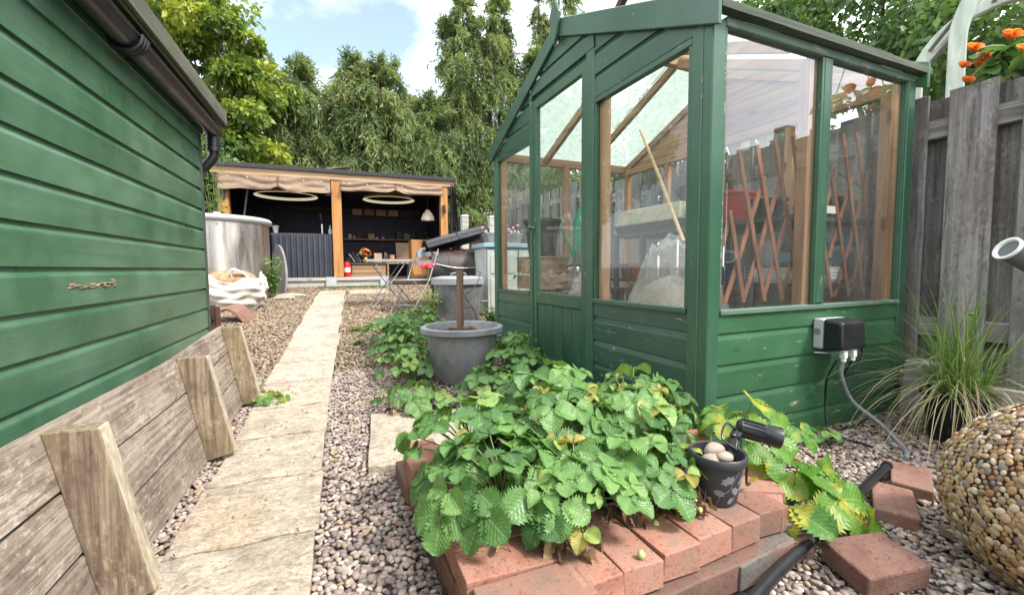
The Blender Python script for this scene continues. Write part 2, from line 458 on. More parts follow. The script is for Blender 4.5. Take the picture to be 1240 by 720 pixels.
# ================================================================== SETTING: ground, path, gravel
def m_ground():
    m = Mt('gravel_bed', .9, .2)
    v = m.vec((1, 1, 1), offset=False)
    vo = m.n('TexVoronoi'); m.l(v, vo.inputs['Vector']); vo.inputs['Scale'].default_value = 55
    sx = m.n('SeparateColor'); m.l(vo.outputs['Color'], sx.inputs[0])
    c = m.ramp(sx.outputs[0], [(0, (.13, .10, .085)), (.35, (.24, .19, .16)), (.7, (.34, .28, .23)), (1, (.20, .15, .13))])
    c = m.mix(m.ramp(vo.outputs['Distance'], [(.25, 0), (.6, .75)]), c, (.06, .045, .035))
    big = m.noise(v, .35, 5, .6)
    c = m.mix(m.ramp(big, [(.45, 0), (.7, .5)]), c, (.10, .085, .05))
    m.col(c); m.bump(vo.outputs['Distance'], -.6, .012)
    return m.m
M['ground'] = m_ground()
ys = np.concatenate([[-60, -8, 0], np.arange(1.8, 8.6, .1), [9, 12, 20, 60, 200]])
xs = np.array([-200, -20, -6, -3, -1.5, -.5, .5, 1.5, 3, 6, 20, 200.])
gx, gy = np.meshgrid(xs, ys)
GV = np.stack([gx, gy, gz_np(gy) - .006], -1).reshape(-1, 3)
nx = len(xs); ii = np.array([[j * nx + i, j * nx + i + 1, (j + 1) * nx + i + 1, (j + 1) * nx + i] for j in range(len(ys) - 1) for i in range(nx - 1)])
tag(np_mesh('ground', GV, ii, M['ground']), kind='structure')

def path_edges(y):
    t = min(max((y - 2.6) / 4.7, 0), 1)
    return -.445 + .145 * t, -.078 + .158 * t

def m_stone():
    m = Mt('sandstone_paving', .8, .25)
    v = m.vec((1, 1, 1))
    n1 = m.noise(v, 14, 9, .68, .3); n2 = m.noise(v, 1.7, 4, .55); n3 = m.noise(m.vec((15, 22, 15)), 2.0, 7, .7, .8)
    c = m.ramp(n1, [(.28, (.28, .225, .165)), (.45, (.43, .37, .285)), (.7, (.53, .47, .375))])
    c = m.mix(m.ramp(n2, [(.58, 0), (.70, .55)]), c, (.46, .30, .15))
    n4 = m.noise(m.vec((2.2, 2.2, 2.2)), 1.4, 5, .6)
    c = m.mix(m.ramp(n4, [(.50, 0), (.68, .7)]), c, (.27, .205, .17))
    c = m.mix(m.ramp(n3, [(.50, 0), (.60, .6)]), c, (.22, .165, .12))
    n5 = m.noise(m.vec((48, 62, 48)), 1.6, 6, .7, .4); c = m.mix(m.ramp(n5, [(.52, 0), (.64, .5)]), c, (.17, .125, .09)); c = m.mix(m.ramp(n5, [(.34, .35), (.42, 0)]), c, (.62, .56, .46))
    sp = m.voro(v, 38); c = m.mix(m.ramp(sp, [(.06, .6), (.13, 0)]), c, (.12, .09, .07))
    m.col(c); h = m.math('ADD', n1, m.math('MULTIPLY', n3, .6)); m.bump(h, .9, .016)
    return m.m
M['stone'] = m_stone()

def slab_mesh(mb, corner, zt, thick=.035, n=9, amp=.003, edge=.0012):
    """corner: 4 (x,y) ccw; gently riven top with uneven edges"""
    c = [Vector((p[0], p[1], 0)) for p in corner]; rnd = random.random(); ph = [random.uniform(0, 6) for _ in range(6)]
    def pt(u, v):
        p = (c[0] * (1 - u) + c[1] * u) * (1 - v) + (c[3] * (1 - u) + c[2] * u) * v
        p = p.copy()
        if u in (0, 1): p.x += edge * (math.sin(v * 9 + ph[0]) + .6 * math.sin(v * 23 + ph[1]))
        if v in (0, 1): p.y += edge * (math.sin(u * 8 + ph[2]) + .6 * math.sin(u * 21 + ph[3]))
        z = zt(p.x, p.y) + amp * (math.sin(p.x * 31 + ph[4]) * math.cos(p.y * 27 + ph[5]) + .5 * math.sin(p.x * 70 + p.y * 55 + ph[1]))
        if u in (0, 1) or v in (0, 1): z -= .004
        p.z = z; return p
    vs = [pt(i / n, j / n) for j in range(n + 1) for i in range(n + 1)]
    fs = [(j * (n + 1) + i, j * (n + 1) + i + 1, (j + 1) * (n + 1) + i + 1, (j + 1) * (n + 1) + i) for j in range(n) for i in range(n)]
    ring = [i for i in range(n + 1)] + [(j * (n + 1) + n) for j in range(1, n + 1)] + [n * (n + 1) + i for i in range(n - 1, -1, -1)] + [j * (n + 1) for j in range(n - 1, 0, -1)]
    b = len(vs); vs += [Vector((vs[k].x, vs[k].y, vs[k].z - thick)) for k in ring]
    L = len(ring)
    fs += [(ring[k], b + k, b + (k + 1) % L, ring[(k + 1) % L]) for k in range(L)]
    mb.add(vs, fs, rnd, True)

mb = MB()
yb = [.35, .87, 1.30, 1.69, 2.12, 2.52, 2.95, 3.38, 3.80, 4.22, 4.66, 5.05, 5.48, 5.90, 6.33, 6.80, 7.32]
for a, b in zip(yb[:-1], yb[1:]):
    l0, r0 = path_edges(a); l1, r1 = path_edges(b); g = .005
    dl, dr = random.uniform(-.012, .012), random.uniform(-.01, .012)
    slab_mesh(mb, [(l0 + dl, a + g), (r0 + dr, a + g), (r1 + dr, b - g), (l1 + dl, b - g)], lambda x, y: ground_z(x, y) + .021)
tag(mb.build('path', M['stone'], sharp=50), kind='structure')

mb = MB()
slab_mesh(mb, [(.075, 1.62), (.60, 1.55), (.575, 2.14), (.125, 2.22)], lambda x, y: ground_z(x, y) + .032, thick=.045)
tag(mb.build('paving_slab', M['stone'], sharp=50), 'pale square paving slab lying alone on the gravel behind the brick bed', 'paving slab')
mb = MB(); slab_mesh(mb, [(.13, 6.93), (.70, 6.95), (.72, 7.4), (.13, 7.38)], lambda x, y: ground_z(x, y) + .02)
tag(mb.build('paving_slab', M['stone'], sharp=50), 'pale paving slab beside the far end of the path by the shelter', 'paving slab')

gm = MB(); r_ = random.Random(5)
for k in range(900):
    x = r_.uniform(-.35, .75); y = r_.uniform(7.62, 7.86); a = r_.uniform(0, 6.28); h = r_.uniform(.02, .05); dx, dy = .006 * math.cos(a), .006 * math.sin(a); lx, ly = r_.uniform(-.015, .015), r_.uniform(-.015, .015); z = ground_z(x, y)
    gm.add([(x - dx, y - dy, z), (x + dx, y + dy, z), (x + lx, y + ly, z + h)], [(0, 1, 2)])
M['turf'] = leafmat('turf_blade', [(0, (.05, .12, .03)), (1, (.14, .24, .06))], .25, .6)
tag(gm.build('grass', M['turf']), 'narrow strip of short green turf before the shelter', 'grass', kind='stuff')

# pebbles -------------------------------------------------------------
def m_pebble(name, dust=None):
    m = Mt(name, .62, .4)
    c = m.ramp(m.attr(), [(0, (.28, .215, .185)), (.14, (.38, .315, .26)), (.27, (.205, .16, .15)), (.38, (.45, .39, .32)), (.5, (.34, .26, .215)), (.6, (.15, .13, .125)), (.67, (.37, .305, .25)), (.77, (.35, .24, .145)), (.83, (.28, .21, .19)), (.94, (.54, .49, .42))], 'CONSTANT')
    n = m.noise(m.vec((1, 1, 1)), 70, 4, .6)
    c = m.mix(m.ramp(n, [(.35, .4), (.65, 0)]), c, (.14, .10, .09))
    if dust: c = m.mix(1.0, c, dust + (1,), 'MULTIPLY')
    m.col(c); return m.m
M['pebble'] = m_pebble('pebbles')
def icosphere(sub):
    t = (1 + 5 ** .5) / 2
    V = [(-1, t, 0), (1, t, 0), (-1, -t, 0), (1, -t, 0), (0, -1, t), (0, 1, t), (0, -1, -t), (0, 1, -t), (t, 0, -1), (t, 0, 1), (-t, 0, -1), (-t, 0, 1)]
    F = [(0, 11, 5), (0, 5, 1), (0, 1, 7), (0, 7, 10), (0, 10, 11), (1, 5, 9), (5, 11, 4), (11, 10, 2), (10, 7, 6), (7, 1, 8), (3, 9, 4), (3, 4, 2), (3, 2, 6), (3, 6, 8), (3, 8, 9), (4, 9, 5), (2, 4, 11), (6, 2, 10), (8, 6, 7), (9, 8, 1)]
    V = [np.array(v) / np.linalg.norm(v) for v in V]
    for _ in range(sub):
        mid = {}; G = []
        def mp_(a, b):
            k = (min(a, b), max(a, b))
            if k not in mid:
                p = V[a] + V[b]; V.append(p / np.linalg.norm(p)); mid[k] = len(V) - 1
            return mid[k]
        for a, b, c in F:
            x, y, z = mp_(a, b), mp_(b, c), mp_(c, a); G += [(a, x, z), (b, y, x), (c, z, y), (x, y, z)]
        F = G
    return np.array(V), np.array(F)

def pebble_cloud(P, size, sub, tilt=.5, flat=(.75, .5)):
    """P (n,3) centres -> merged ellipsoids"""
    n = len(P); TV, TF = icosphere(sub)
    a = size * rng.uniform(.7, 1.35, n)
    S = np.stack([a, a * rng.uniform(flat[0] - .12, flat[0] + .15, n), a * rng.uniform(flat[1] - .1, flat[1] + .18, n)], 1)
    yaw = rng.uniform(0, 6.283, n); tx = rng.normal(0, tilt, n)
    cy, sy, cx, sx = np.cos(yaw), np.sin(yaw), np.cos(tx), np.sin(tx)
    T = TV[None] * S[:, None]
    # superellipsoid-ish unevenness
    k = rng.uniform(-.18, .18, (n, 3)); T = T * (1 + k[:, None, 0:1] * np.sign(TV[None, :, 0:1]) * .7 + k[:, None, 1:2] * TV[None, :, 1:2])
    y2 = T[..., 1] * cx[:, None] - T[..., 2] * sx[:, None]; z2 = T[..., 1] * sx[:, None] + T[..., 2] * cx[:, None]
    x3 = T[..., 0] * cy[:, None] - y2 * sy[:, None]; y3 = T[..., 0] * sy[:, None] + y2 * cy[:, None]
    V = np.stack([x3, y3, z2], -1) + P[:, None]
    F = TF[None] + (np.arange(n) * len(TV))[:, None, None]
    return V.reshape(-1, 3), F.reshape(-1, 3), np.repeat(rng.uniform(0, 1, n), len(TV))

BED = [(.172, 1.46), (.215, .62), (1.06, .70), (1.19, 1.03), (1.19, 1.46)]
def inside(poly, x, y):
    r = np.zeros(len(x), bool); n = len(poly)
    for i in range(n):
        x0, y0 = poly[i]; x1, y1 = poly[(i + 1) % n]
        c = ((y0 > y) != (y1 > y)) & (x < (x1 - x0) * (y - y0) / (y1 - y0 + 1e-12) + x0); r ^= c
    return r
def scatter(x0, x1, y0, y1, step, jit=.45):
    gx, gy = np.meshgrid(np.arange(x0, x1, step), np.arange(y0, y1, step))
    gx = gx + rng.uniform(-jit, jit, gx.shape) * step; gy = gy + rng.uniform(-jit, jit, gy.shape) * step
    return gx.ravel(), gy.ravel()
def keep(x, y):
    t = np.clip((y - 2.6) / 4.7, 0, 1)
    k = ~((x > -.445 + .145 * t + .004) & (x < -.078 + .158 * t - .004) & (y < 7.3))
    k &= ~inside(BED, x, y)
    k &= ~((x < -.72) & (y < 2.95))
    k &= ~((x > .1) & (x < .57) & (y > 1.62) & (y < 2.15))
    k &= ~((x > 1.30) & (y > 1.30) & (y < 3.4))
    return k
x1_, y1_ = scatter(-.74, .30, .35, 3.1, .0146)
x2_, y2_ = scatter(.9, 2.75, .12, 1.32, .0152)
x3_, y3_ = scatter(.25, 1.32, 1.44, 3.1, .021)
X = np.concatenate([x1_, x2_, x3_]); Y = np.concatenate([y1_, y2_, y3_]); k = keep(X, Y); X, Y = X[k], Y[k]
P = np.stack([X, Y, gz_np(Y) + rng.uniform(-.002, .010, len(X))], 1)
V1, F1, R1 = pebble_cloud(P, .0099, 1, .6, (.72, .46))
tag(np_mesh('gravel', V1, F1, M['pebble'], R1), 'mixed pink and grey rounded pebbles spread beside the path', 'gravel', kind='stuff')
X, Y = scatter(-2.3, 1.9, 3.1, 8.0, .0235); k = keep(X, Y); X, Y = X[k], Y[k]
P = np.stack([X, Y, gz_np(Y) + rng.uniform(-.002, .009, len(X))], 1)
V1, F1, R1 = pebble_cloud(P, .0150, 0, .6)
M['pebble_far'] = m_pebble('dusty_pebbles', (.80, .74, .60))
tag(np_mesh('gravel', V1, F1, M['pebble_far'], R1), 'pebbles and leaf litter on the rising ground towards the shelter', 'gravel', kind='stuff')

# leaf litter and grit
def litter(name, lab, n, area, seed, mat):
    r = np.random.default_rng(seed); x = r.uniform(area[0], area[1], n); y = r.uniform(area[2], area[3], n); k = keep(x, y) if area[2] != .8 else (x < 9); x, y = x[k], y[k]; n = len(x)
    P = np.stack([x, y, gz_np(y) + (.014 if area[2] != .8 else .0235)], 1); a = r.uniform(0, 6.283, n); d = np.stack([np.cos(a), np.sin(a), r.normal(0, .25, n)], 1); q = np.stack([-np.sin(a), np.cos(a), r.normal(0, .4, n)], 1)
    L = r.uniform(.012, .034, n)[:, None] * (1 if area[2] != .8 else .35); W_ = L * r.uniform(.15, .4, n)[:, None]
    V = np.stack([P - d * L, P - q * W_ + [0, 0, .004], P + d * L, P + q * W_ + [0, 0, .004]], 1).reshape(-1, 3)
    o = np_mesh(name, V, np.arange(n * 4).reshape(n, 4), mat, np.repeat(r.uniform(0, 1, n), 4), None, False); return tag(o, lab, 'litter', kind='stuff')
M['litter'] = leafmat('dead_leaf_litter', [(0, (.07, .045, .03)), (.4, (.16, .10, .06)), (.75, (.30, .21, .12)), (1, (.42, .34, .2))], .1, .8)
litter('leaf_litter', 'brown dead leaves and bits scattered over the gravel', 2400, (-1.6, 1.3, 3.2, 7.9), 3, M['litter'])
litter('leaf_litter', 'small dry bits caught among the nearer pebbles', 420, (-.5, 2.6, .4, 3.2), 4, M['litter'])

litter('leaf_litter', 'small dark bits and crumbs lying on the paving stones', 150, (-.42, -.09, .8, 3.4), 5, M['litter'])

# ================================================================== GREEN SHED (left)
def shiplap(mb, z0, n, H, span, P, N, t=.011, joints=None, z_top=None):
    """boards along a wall; span(z)->(s0,s1); P(s,z)->point ; N normal"""
    N = Vector(N)
    prof = [(0, t * .2), (0, t), (H * .74, t), (H * .78, t * .93), (H * .83, t * .68), (H * .88, t * .42), (H * .93, t * .25), (H, t * .2)]
    for k in range(n):
        rows = [(z0 + k * H + dz, o) for dz, o in prof]
        if z_top is not None:
            if rows[0][0] >= z_top - .004: break
            rows = [(min(z, z_top), o) for z, o in rows]
        s = []; r = random.random(); jig = random.uniform(-.001, .001)
        for z, o in rows:
            a, b = span(min(max(z, -9), 9)); s.append((P(a, z + jig) + N * o, P(b, z + jig) + N * o))
        for i in range(len(s) - 1):
            mb.add([s[i][0], s[i][1], s[i + 1][1], s[i + 1][0]], [(0, 1, 2, 3)], r)
SX, SY = -.715, 2.93
shed = thing('garden_shed', 'green painted shed with shiplap boards and black gutter, left of the path', 'shed', (SX, SY, 0.0))
mb = MB()
shiplap(mb, .097, 14, .1107, lambda z: (-5.2, -.012), lambda s, z: Vector((0, s, z)), (1, 0, 0), t=.0125)
mb.build('wall', M['shed_paint'], shed)
core = MB(); core.bx(-2.3, -.002, -5.2, -.014, .05, 1.60); core.build('end_wall', M['shed_paint'], shed)
mb = MB(); mb.bx(-.012, .018, -.012, .016, .05, 1.57); mb.build('corner_trim', M['trim_dark'], shed, .002)
mb = MB(); mb.bx(.004, .022, -5.2, 0, 1.50, 1.60); mb.build('fascia', M['shed_paint'], shed, .002)
mb = MB()
for y0, y1 in ((-5.3, .10),):
    mb.hexa([(-1.25, y0, 1.98), (.115, y0, 1.575), (.115, y1, 1.575), (-1.25, y1, 1.98), (-1.25, y0, 2.0), (.115, y0, 1.597), (.115, y1, 1.597), (-1.25, y1, 2.0)])
    mb.hexa([(-2.45, y0, 1.6), (-1.25, y0, 1.98), (-1.25, y1, 1.98), (-2.45, y1, 1.6), (-2.45, y0, 1.62), (-1.25, y0, 2.0), (-1.25, y1, 2.0), (-2.45, y1, 1.62)])
mb.build('roof', M['mossy'], shed, .003)
mb = MB(); mb.bx(.116, .132, -5.3, .10, 1.585, 1.665, jit=.002); mb.bx(.02, .112, .085, .105, 1.60, 1.66); mb.build('roof_edge', M['mossy'], shed, .003)
# gutter: half round channel with rolled lip
gut = MB(); gx, gzz, gr = .066, 1.545, .042
prof = [(gx + gr * math.cos(a), gzz + gr * math.sin(a)) for a in np.linspace(math.pi, 2 * math.pi, 13)]
inn = [(gx + (gr - .004) * math.cos(a), gzz + (gr - .004) * math.sin(a)) for a in np.linspace(2 * math.pi, math.pi, 13)]
gut.prism([(x, -5.2, z) for x, z in prof + inn], (0, 5.29, 0), .5, True)
gut.tube([(gx + gr, -5.2, gzz), (gx + gr, .09, gzz)], .006, 8); gut.tube([(gx - gr, -5.2, gzz), (gx - gr, .09, gzz)], .005, 8)
g_o = gut.build('gutter', M['black_plastic'], shed)
for yy in (-1.02, -2.3):
    u = MB()
    for q in (-.022, 0.0, .022):
        u.tube([(gx + (gr + .007) * math.cos(a), yy + q, gzz + (gr + .007) * math.sin(a)) for a in np.linspace(math.pi * .98, 2.03 * math.pi, 14)], .008, 8)
    u.bx(-.0, gx - gr, yy - .03, yy + .03, gzz - .03, gzz + .01)
    u.build('gutter_union', M['black_plastic'], g_o)
d = MB(); d.tube([(gx, .055, gzz - .03), (gx, .055, gzz - .10)], .034, 14); d.tube([(gx, .055, gzz - .10), (gx, .055, gzz - .118)], .038, 14)
d.tube([(gx, .055, gzz - .11), (gx - .005, .058, gzz - .15), (gx - .05, .06, gzz - .21), (gx - .10, .075, gzz - .25), (gx - .135, .08, gzz - .32), (gx - .14, .08, gzz - .5), (gx - .14, .08, .1)], .026, 12, 4)
for q in (0, .018, .036): d.tube([(gx, .055, gzz - .045 - q), (gx, .055, gzz - .052 - q)], .037, 14)
d.build('downpipe', M['black_plastic'], shed)
tw = MB()
tw.tube([(.012, -1.36, .702), (.014, -1.30, .708), (.013, -1.24, .7), (.014, -1.18, .71), (.013, -1.1, .712)], .003, 6, 4)
for _ in range(16):
    yv = random.uniform(-1.36, -1.08); tw.blob((.014, yv, .705 + random.uniform(-.006, .008)), (.004, random.uniform(.004, .012), .004), 6, 4, .2)
for _ in range(5): tw.blob((.014, -1.10 + random.uniform(-.012, .012), .714 + random.uniform(-.006, .006)), (.004, .006, .006), 6, 4, .2)
tag(tw.build('dried_twig', M['old_z'], None, loc=(SX, SY, 0)), 'small dried vine twig stuck across the green shed boards', 'twig')

# ================================================================== LEANING TIMBER PANEL
pb = Vector((-.495, 0, .004)); pt_ = Vector((-.577, 0, .417)); sdir = (pt_ - pb).normalized(); PL = (pt_ - pb).length
pn = Vector((sdir.z, 0, -sdir.x))           # outward (towards the path)
panel = thing('leaning_timber_pallet', 'weathered three board timber panel with battens leaning on its side by the green shed', 'timber panel', (0, 0, .012))
def PP(s, y, o): return pb + sdir * s + pn * o + Vector((0, y, (y - 1.9) * .045 if y > 1.9 else 0))
bw = PL / 3
for k in range(3):
    mb = MB(); e0, e1 = k * bw + (.004 if k else 0), (k + 1) * bw - .004
    ylist = np.linspace(.25, 2.66, 15)
    for q in range(14):
        a, b = ylist[q], ylist[q + 1]
        w0, w1 = .002 * math.sin(a * 5 + k), .002 * math.sin(b * 5 + k)
        mb.hexa([PP(e0 + w0, a, -.022), PP(e0 + w1, b, -.022), PP(e0 + w1, b, 0), PP(e0 + w0, a, 0), PP(e1 + w0, a, -.022), PP(e1 + w1, b, -.022), PP(e1 + w1, b, 0), PP(e1 + w0, a, 0)], .2 + k * .3)
    mb.build('board', M['old_y'], panel)
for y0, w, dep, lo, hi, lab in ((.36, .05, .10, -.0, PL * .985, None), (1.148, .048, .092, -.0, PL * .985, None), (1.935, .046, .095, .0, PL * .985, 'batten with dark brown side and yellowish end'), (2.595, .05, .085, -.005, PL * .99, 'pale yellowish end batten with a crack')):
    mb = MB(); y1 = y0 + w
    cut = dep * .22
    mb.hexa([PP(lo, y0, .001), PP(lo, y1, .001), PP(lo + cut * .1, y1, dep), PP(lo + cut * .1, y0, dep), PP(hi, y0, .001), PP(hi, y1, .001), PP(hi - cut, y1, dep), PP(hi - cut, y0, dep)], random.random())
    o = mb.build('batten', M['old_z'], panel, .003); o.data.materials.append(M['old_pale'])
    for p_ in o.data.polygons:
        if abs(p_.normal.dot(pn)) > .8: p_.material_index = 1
    if lab: o['label'] = lab
def at(u, v, Y):
    """point of the world plane y = Y seen at photo pixel (u, v); used to read real positions and sizes off the photograph"""
    d = _r2 * ((u - 620) / CAM_F) - _u2 * ((v - 360) / CAM_F) + _f
    return CAM_P + d * (Y / d.y)

# ================================================================== GREENHOUSE
M['pane'] = glass('greenhouse_glass', .028, ior=1.6, boost=2.5)
M['pane_front'] = glass('greenhouse_glass_front', .036, ior=1.5, boost=1.1)
M['roof_pane'] = glass('roof_glass', .42, dirtcol=(.66, .74, .68), scale=9, trans=.3, tint=(.93, .97, .95))
GX, GY, GR = 1.305, 1.260, .0371
gh = thing('greenhouse', 'small green wooden greenhouse with paned door, glass roof and raised roof vent', 'greenhouse', (GX, GY, 0), GR)
def GL(a, b, z):        # greenhouse-local -> world
    c, s = math.cos(GR), math.sin(GR)
    return Vector((GX + a * c - b * s, GY + a * s + b * c, z))
W, A, SL = 2.17, 1.345, .433
ZE = 1.645
bl = lambda z: max(0.0, (z - ZE) / SL)
# --- lower walls
for y0, y1 in ((.087, .738), (1.503, 2.105)):
    mb = MB(); shiplap(mb, -.010, 5, .125, lambda z: (y0, y1), lambda s, z: Vector((0, s, z)), (-1, 0, 0), t=.010, z_top=.562)
    mb.build('wall', M['gh_front'], gh)
mb = MB(); shiplap(mb, -.010, 5, .125, lambda z: (.052, 1.292), lambda s, z: Vector((s, 0, z)), (0, -1, 0), t=.010, z_top=.562)
mb.build('wall', M['gh_side'], gh)
for y0, y1 in ((.05, .735), (1.505, 2.12)): mb = MB(); mb.bx(.004, .028, y0, y1, .0, .556); mb.build('wall_lining', M['cedar_y'], gh)
mb = MB(); mb.bx(.05, 1.30, .004, .028, 0, .556); mb.build('wall_lining', M['cedar_x'], gh)
mb = MB()
for k in range(5): mb.bx(.03, 1.31, 2.145, 2.163, .0 + k * .112, .11 + k * .112)
mb.build('wall', M['cedar_x'], gh)
mb = MB()
for k in range(5): mb.bx(1.32, 1.338, .03, 2.14, .0 + k * .112, .11 + k * .112)
mb.build('wall', M['cedar_y'], gh)
mb = MB(); mb.bx(.03, 1.315, .03, 2.14, -.01, .03); mb.build('floor', M['dark_wood'], gh)
# --- posts
for nm, b in (('post', (-.015, .052, -.015, .086, 0, 1.655)), ('post', (-.015, .03, 2.106, 2.178, 0, 1.655)), ('post', (1.292, 1.352, -.015, .03, 0, 1.64)),
              ('post', (-.017, .03, .738, .815, 0, 1.89)), ('post', (-.017, .03, 1.458, 1.503, 0, 1.89)), ('post', (.643, .686, -.012, .03, .585, 1.636))):
    mb = MB(); mb.bx(*b); mb.build(nm, M['gh_post'], gh, .004)
mb = MB(); mb.bx(-.018, -.0151, .028, .034, 0, 1.65); mb.bx(.0521, .058, -.013, .012, .585, 1.63); mb.build('corner_bead', M['gh_worn'], gh, .001)
# --- sills, heads
mb = MB(); mb.bx(-.022, .02, .087, .737, .562, .584); mb.build('sill', M['gh_front'], gh, .002)
mb = MB(); mb.bx(-.022, .02, 1.504, 2.105, .562, .584); mb.build('sill', M['gh_front'], gh, .002)
mb = MB(); mb.bx(.053, 1.29, -.022, .02, .562, .580); mb.build('sill', M['gh_worn'], gh, .002)
for y0, y1 in ((.087, .737), (1.504, 2.105)):
    mb = MB(); mb.bx(-.014, .02, y0, y1, 1.603, 1.630); mb.build('window_head', M['gh_front'], gh, .002)
for y0, y1 in ((.087, .105), (.724, .7375), (1.5035, 1.512), (2.092, 2.1055)):
    mb = MB(); mb.bx(-.010, .012, y0, y1, .585, 1.603); mb.build('glazing_bead', M['gh_post'], gh, .001)
for x0 in (.0525, .630, .687, 1.279): mb = MB(); mb.bx(x0, x0 + .012, -.010, .010, .581, 1.635); mb.build('glazing_bead', M['gh_post'], gh, .001)
# --- panes
def pane(x0, x1, y0, y1, z0, z1, m): MB().bx(x0, x1, y0, y1, z0, z1).build('pane', m, gh)
pane(.010, .013, .10, .73, .583, 1.605, M['pane_front'])
pane(.010, .013, 1.508, 2.10, .583, 1.605, M['pane_front'])
pane(.06, .636, .008, .011, .578, 1.637, M['pane'])
pane(.692, 1.285, .008, .011, .578, 1.637, M['pane'])
# --- door
dr = MB()
dr.bx(-.012, .022, .819, .862, .05, 1.862); dr.bx(-.012, .022, 1.408, 1.454, .05, 1.862)
dr.bx(-.011, .021, .8625, 1.4075, .512, .588); dr.bx(-.011, .021, .8625, 1.4075, 1.803, 1.861); dr.bx(-.011, .021, .8625, 1.4075, .05, .10)
door = dr.build('door', M['gh_post'], gh, .003)
mb = MB()
ww = (1.4075 - .8625) / 5
for k in range(5): mb.bx(-.004, .012, .8635 + k * ww, .8625 + (k + 1) * ww - .003, .1005, .5115)
mb.build('door_panel', M['gh_post'], door, .003)
MB().bx(.004, .007, .8625, 1.4075, .588, 1.803).build('pane', M['pane_front'], door)
mb = MB(); mb.tube([(-.012, 1.43, 1.02), (-.05, 1.43, 1.02)], .008, 8); mb.blob((-.052, 1.43, 1.02), .018, 10, 7); mb.bx(-.016, -.012, 1.415, 1.445, .98, 1.06)
mb.build('handle', M['gh_post'], door)
mb = MB(); mb.bx(.0, .0, 0, 0, 0, 0) if False else mb.box((-.02, 1.462, 1.88), (.012, .03, .022)); mb.tube([(-.022, 1.455, 1.869), (-.022, 1.455, 1.892)], .006, 8); mb.build('hinge', M['gh_post'], door)
# --- gable boards (front)
mb = MB()
shiplap(mb, 1.632, 3, .118, lambda z: (bl(z), .737), lambda s, z: Vector((0, max(min(s, .737), 0), z)), (-1, 0, 0), t=.012, z_top=1.95)
shiplap(mb, 1.632, 3, .118, lambda z: (1.504, W - bl(z)), lambda s, z: Vector((0, s, z)), (-1, 0, 0), t=.012, z_top=1.95)
shiplap(mb, 1.888, 3, .105, lambda z: (bl(z) if z > 1.96 else .735, W - bl(z) if z > 1.96 else 1.506), lambda s, z: Vector((-.006, s, z)), (-1, 0, 0), t=.013, z_top=2.115)
mb.bx(.0, .016, .816, 1.457, 1.864, 1.90)
mb.bar((.008, .0, ZE - .03), (.008, 1.085, ZE + 1.085 * SL - .03), .014, .09); mb.bar((.008, W, ZE - .03), (.008, W - 1.085, ZE + 1.085 * SL - .03), .014, .09)
mb.build('gable', M['gh_front'], gh)
mb = MB(); mb.prism([(.018, .06, ZE + .005), (.018, .73, ZE + .30), (.018, 1.085, 2.10), (.018, 1.44, ZE + .30), (.018, 2.11, ZE + .005)], (.01, 0, 0)); mb.build('gable_lining', M['cedar_y'], gh) if False else None
# --- barge boards, finial
for sgn in (0, 1):
    f = (lambda y: y) if not sgn else (lambda y: W - y)
    mb = MB(); poly = [(-.040, f(-.055), ZE - .040), (-.040, f(1.083), ZE + 1.083 * SL - .016), (-.040, f(1.083), ZE + 1.083 * SL + .088), (-.040, f(-.055), ZE + .082)]
    mb.prism(poly, (.0205, 0, 0)); mb.build('barge_board', M['gh_front'], gh, .003)
    mb = MB(); mb.prism([(x + 1.352 + .05, y, z) for x, y, z in poly], (.02, 0, 0)); mb.build('barge_board', M['gh_side'], gh, .003)
mb = MB(); mb.prism([(-.062, 1.085, 2.315), (-.062, 1.03, 2.215), (-.062, 1.055, 2.10), (-.062, 1.085, 2.045), (-.062, 1.115, 2.10), (-.062, 1.14, 2.215)], (.0195, 0, 0)); mb.build('finial', M['gh_front'], gh, .002)
# --- roof
mb = MB(); mb.bx(-.018, 1.38, 1.06, 1.11, 2.085, 2.175); mb.build('ridge_beam', M['cedar_x'], gh, .003)
for x in (.02, .455, .885, 1.315):
    for sgn in (0, 1):
        f = (lambda y: y) if not sgn else (lambda y: W - y)
        mb = MB(); mb.bar((x, f(.02), ZE + .01), (x, f(1.06), ZE + 1.06 * SL - .005), .034, .05); mb.build('rafter', M['cedar_y'], gh, .002)
for sgn in (0, 1):
    f = (lambda y: y) if not sgn else (lambda y: W - y)
    for x0, x1 in ((.0, .45), (.46, .88), (.89, 1.37)):
        y1 = 1.05 if (sgn or x0 != .46) else .50
        mb = MB(); z = lambda y: ZE + y * SL + .052
        mb.hexa([(x0, f(-.05), z(-.05)), (x1, f(-.05), z(-.05)), (x1, f(y1), z(y1)), (x0, f(y1), z(y1))] + [(x0, f(-.05), z(-.05) + .004), (x1, f(-.05), z(-.05) + .004), (x1, f(y1), z(y1) + .004), (x0, f(y1), z(y1) + .004)])
        mb.build('roof_pane', M['roof_pane'], gh)
mb = MB(); mb.bx(.0535, 1.34, -.016, .03, 1.637, 1.672); mb.build('eave_rail', M['gh_worn'], gh, .003)
mb = MB()
for q in range(8): mb.bx(-.0175 + q * .1775, -.0175 + (q + 1) * .1775, -.054, -.012, 1.6725 + random.uniform(-.001, .001), 1.703 + random.uniform(-.002, .002), .5)
mb.build('roof_edge', M['mossy_x'], gh)
mb = MB(); mb.bx(-.01, 1.345, 2.13, 2.172, 1.625, 1.69); mb.build('eave_rail', M['cedar_x'], gh, .003)
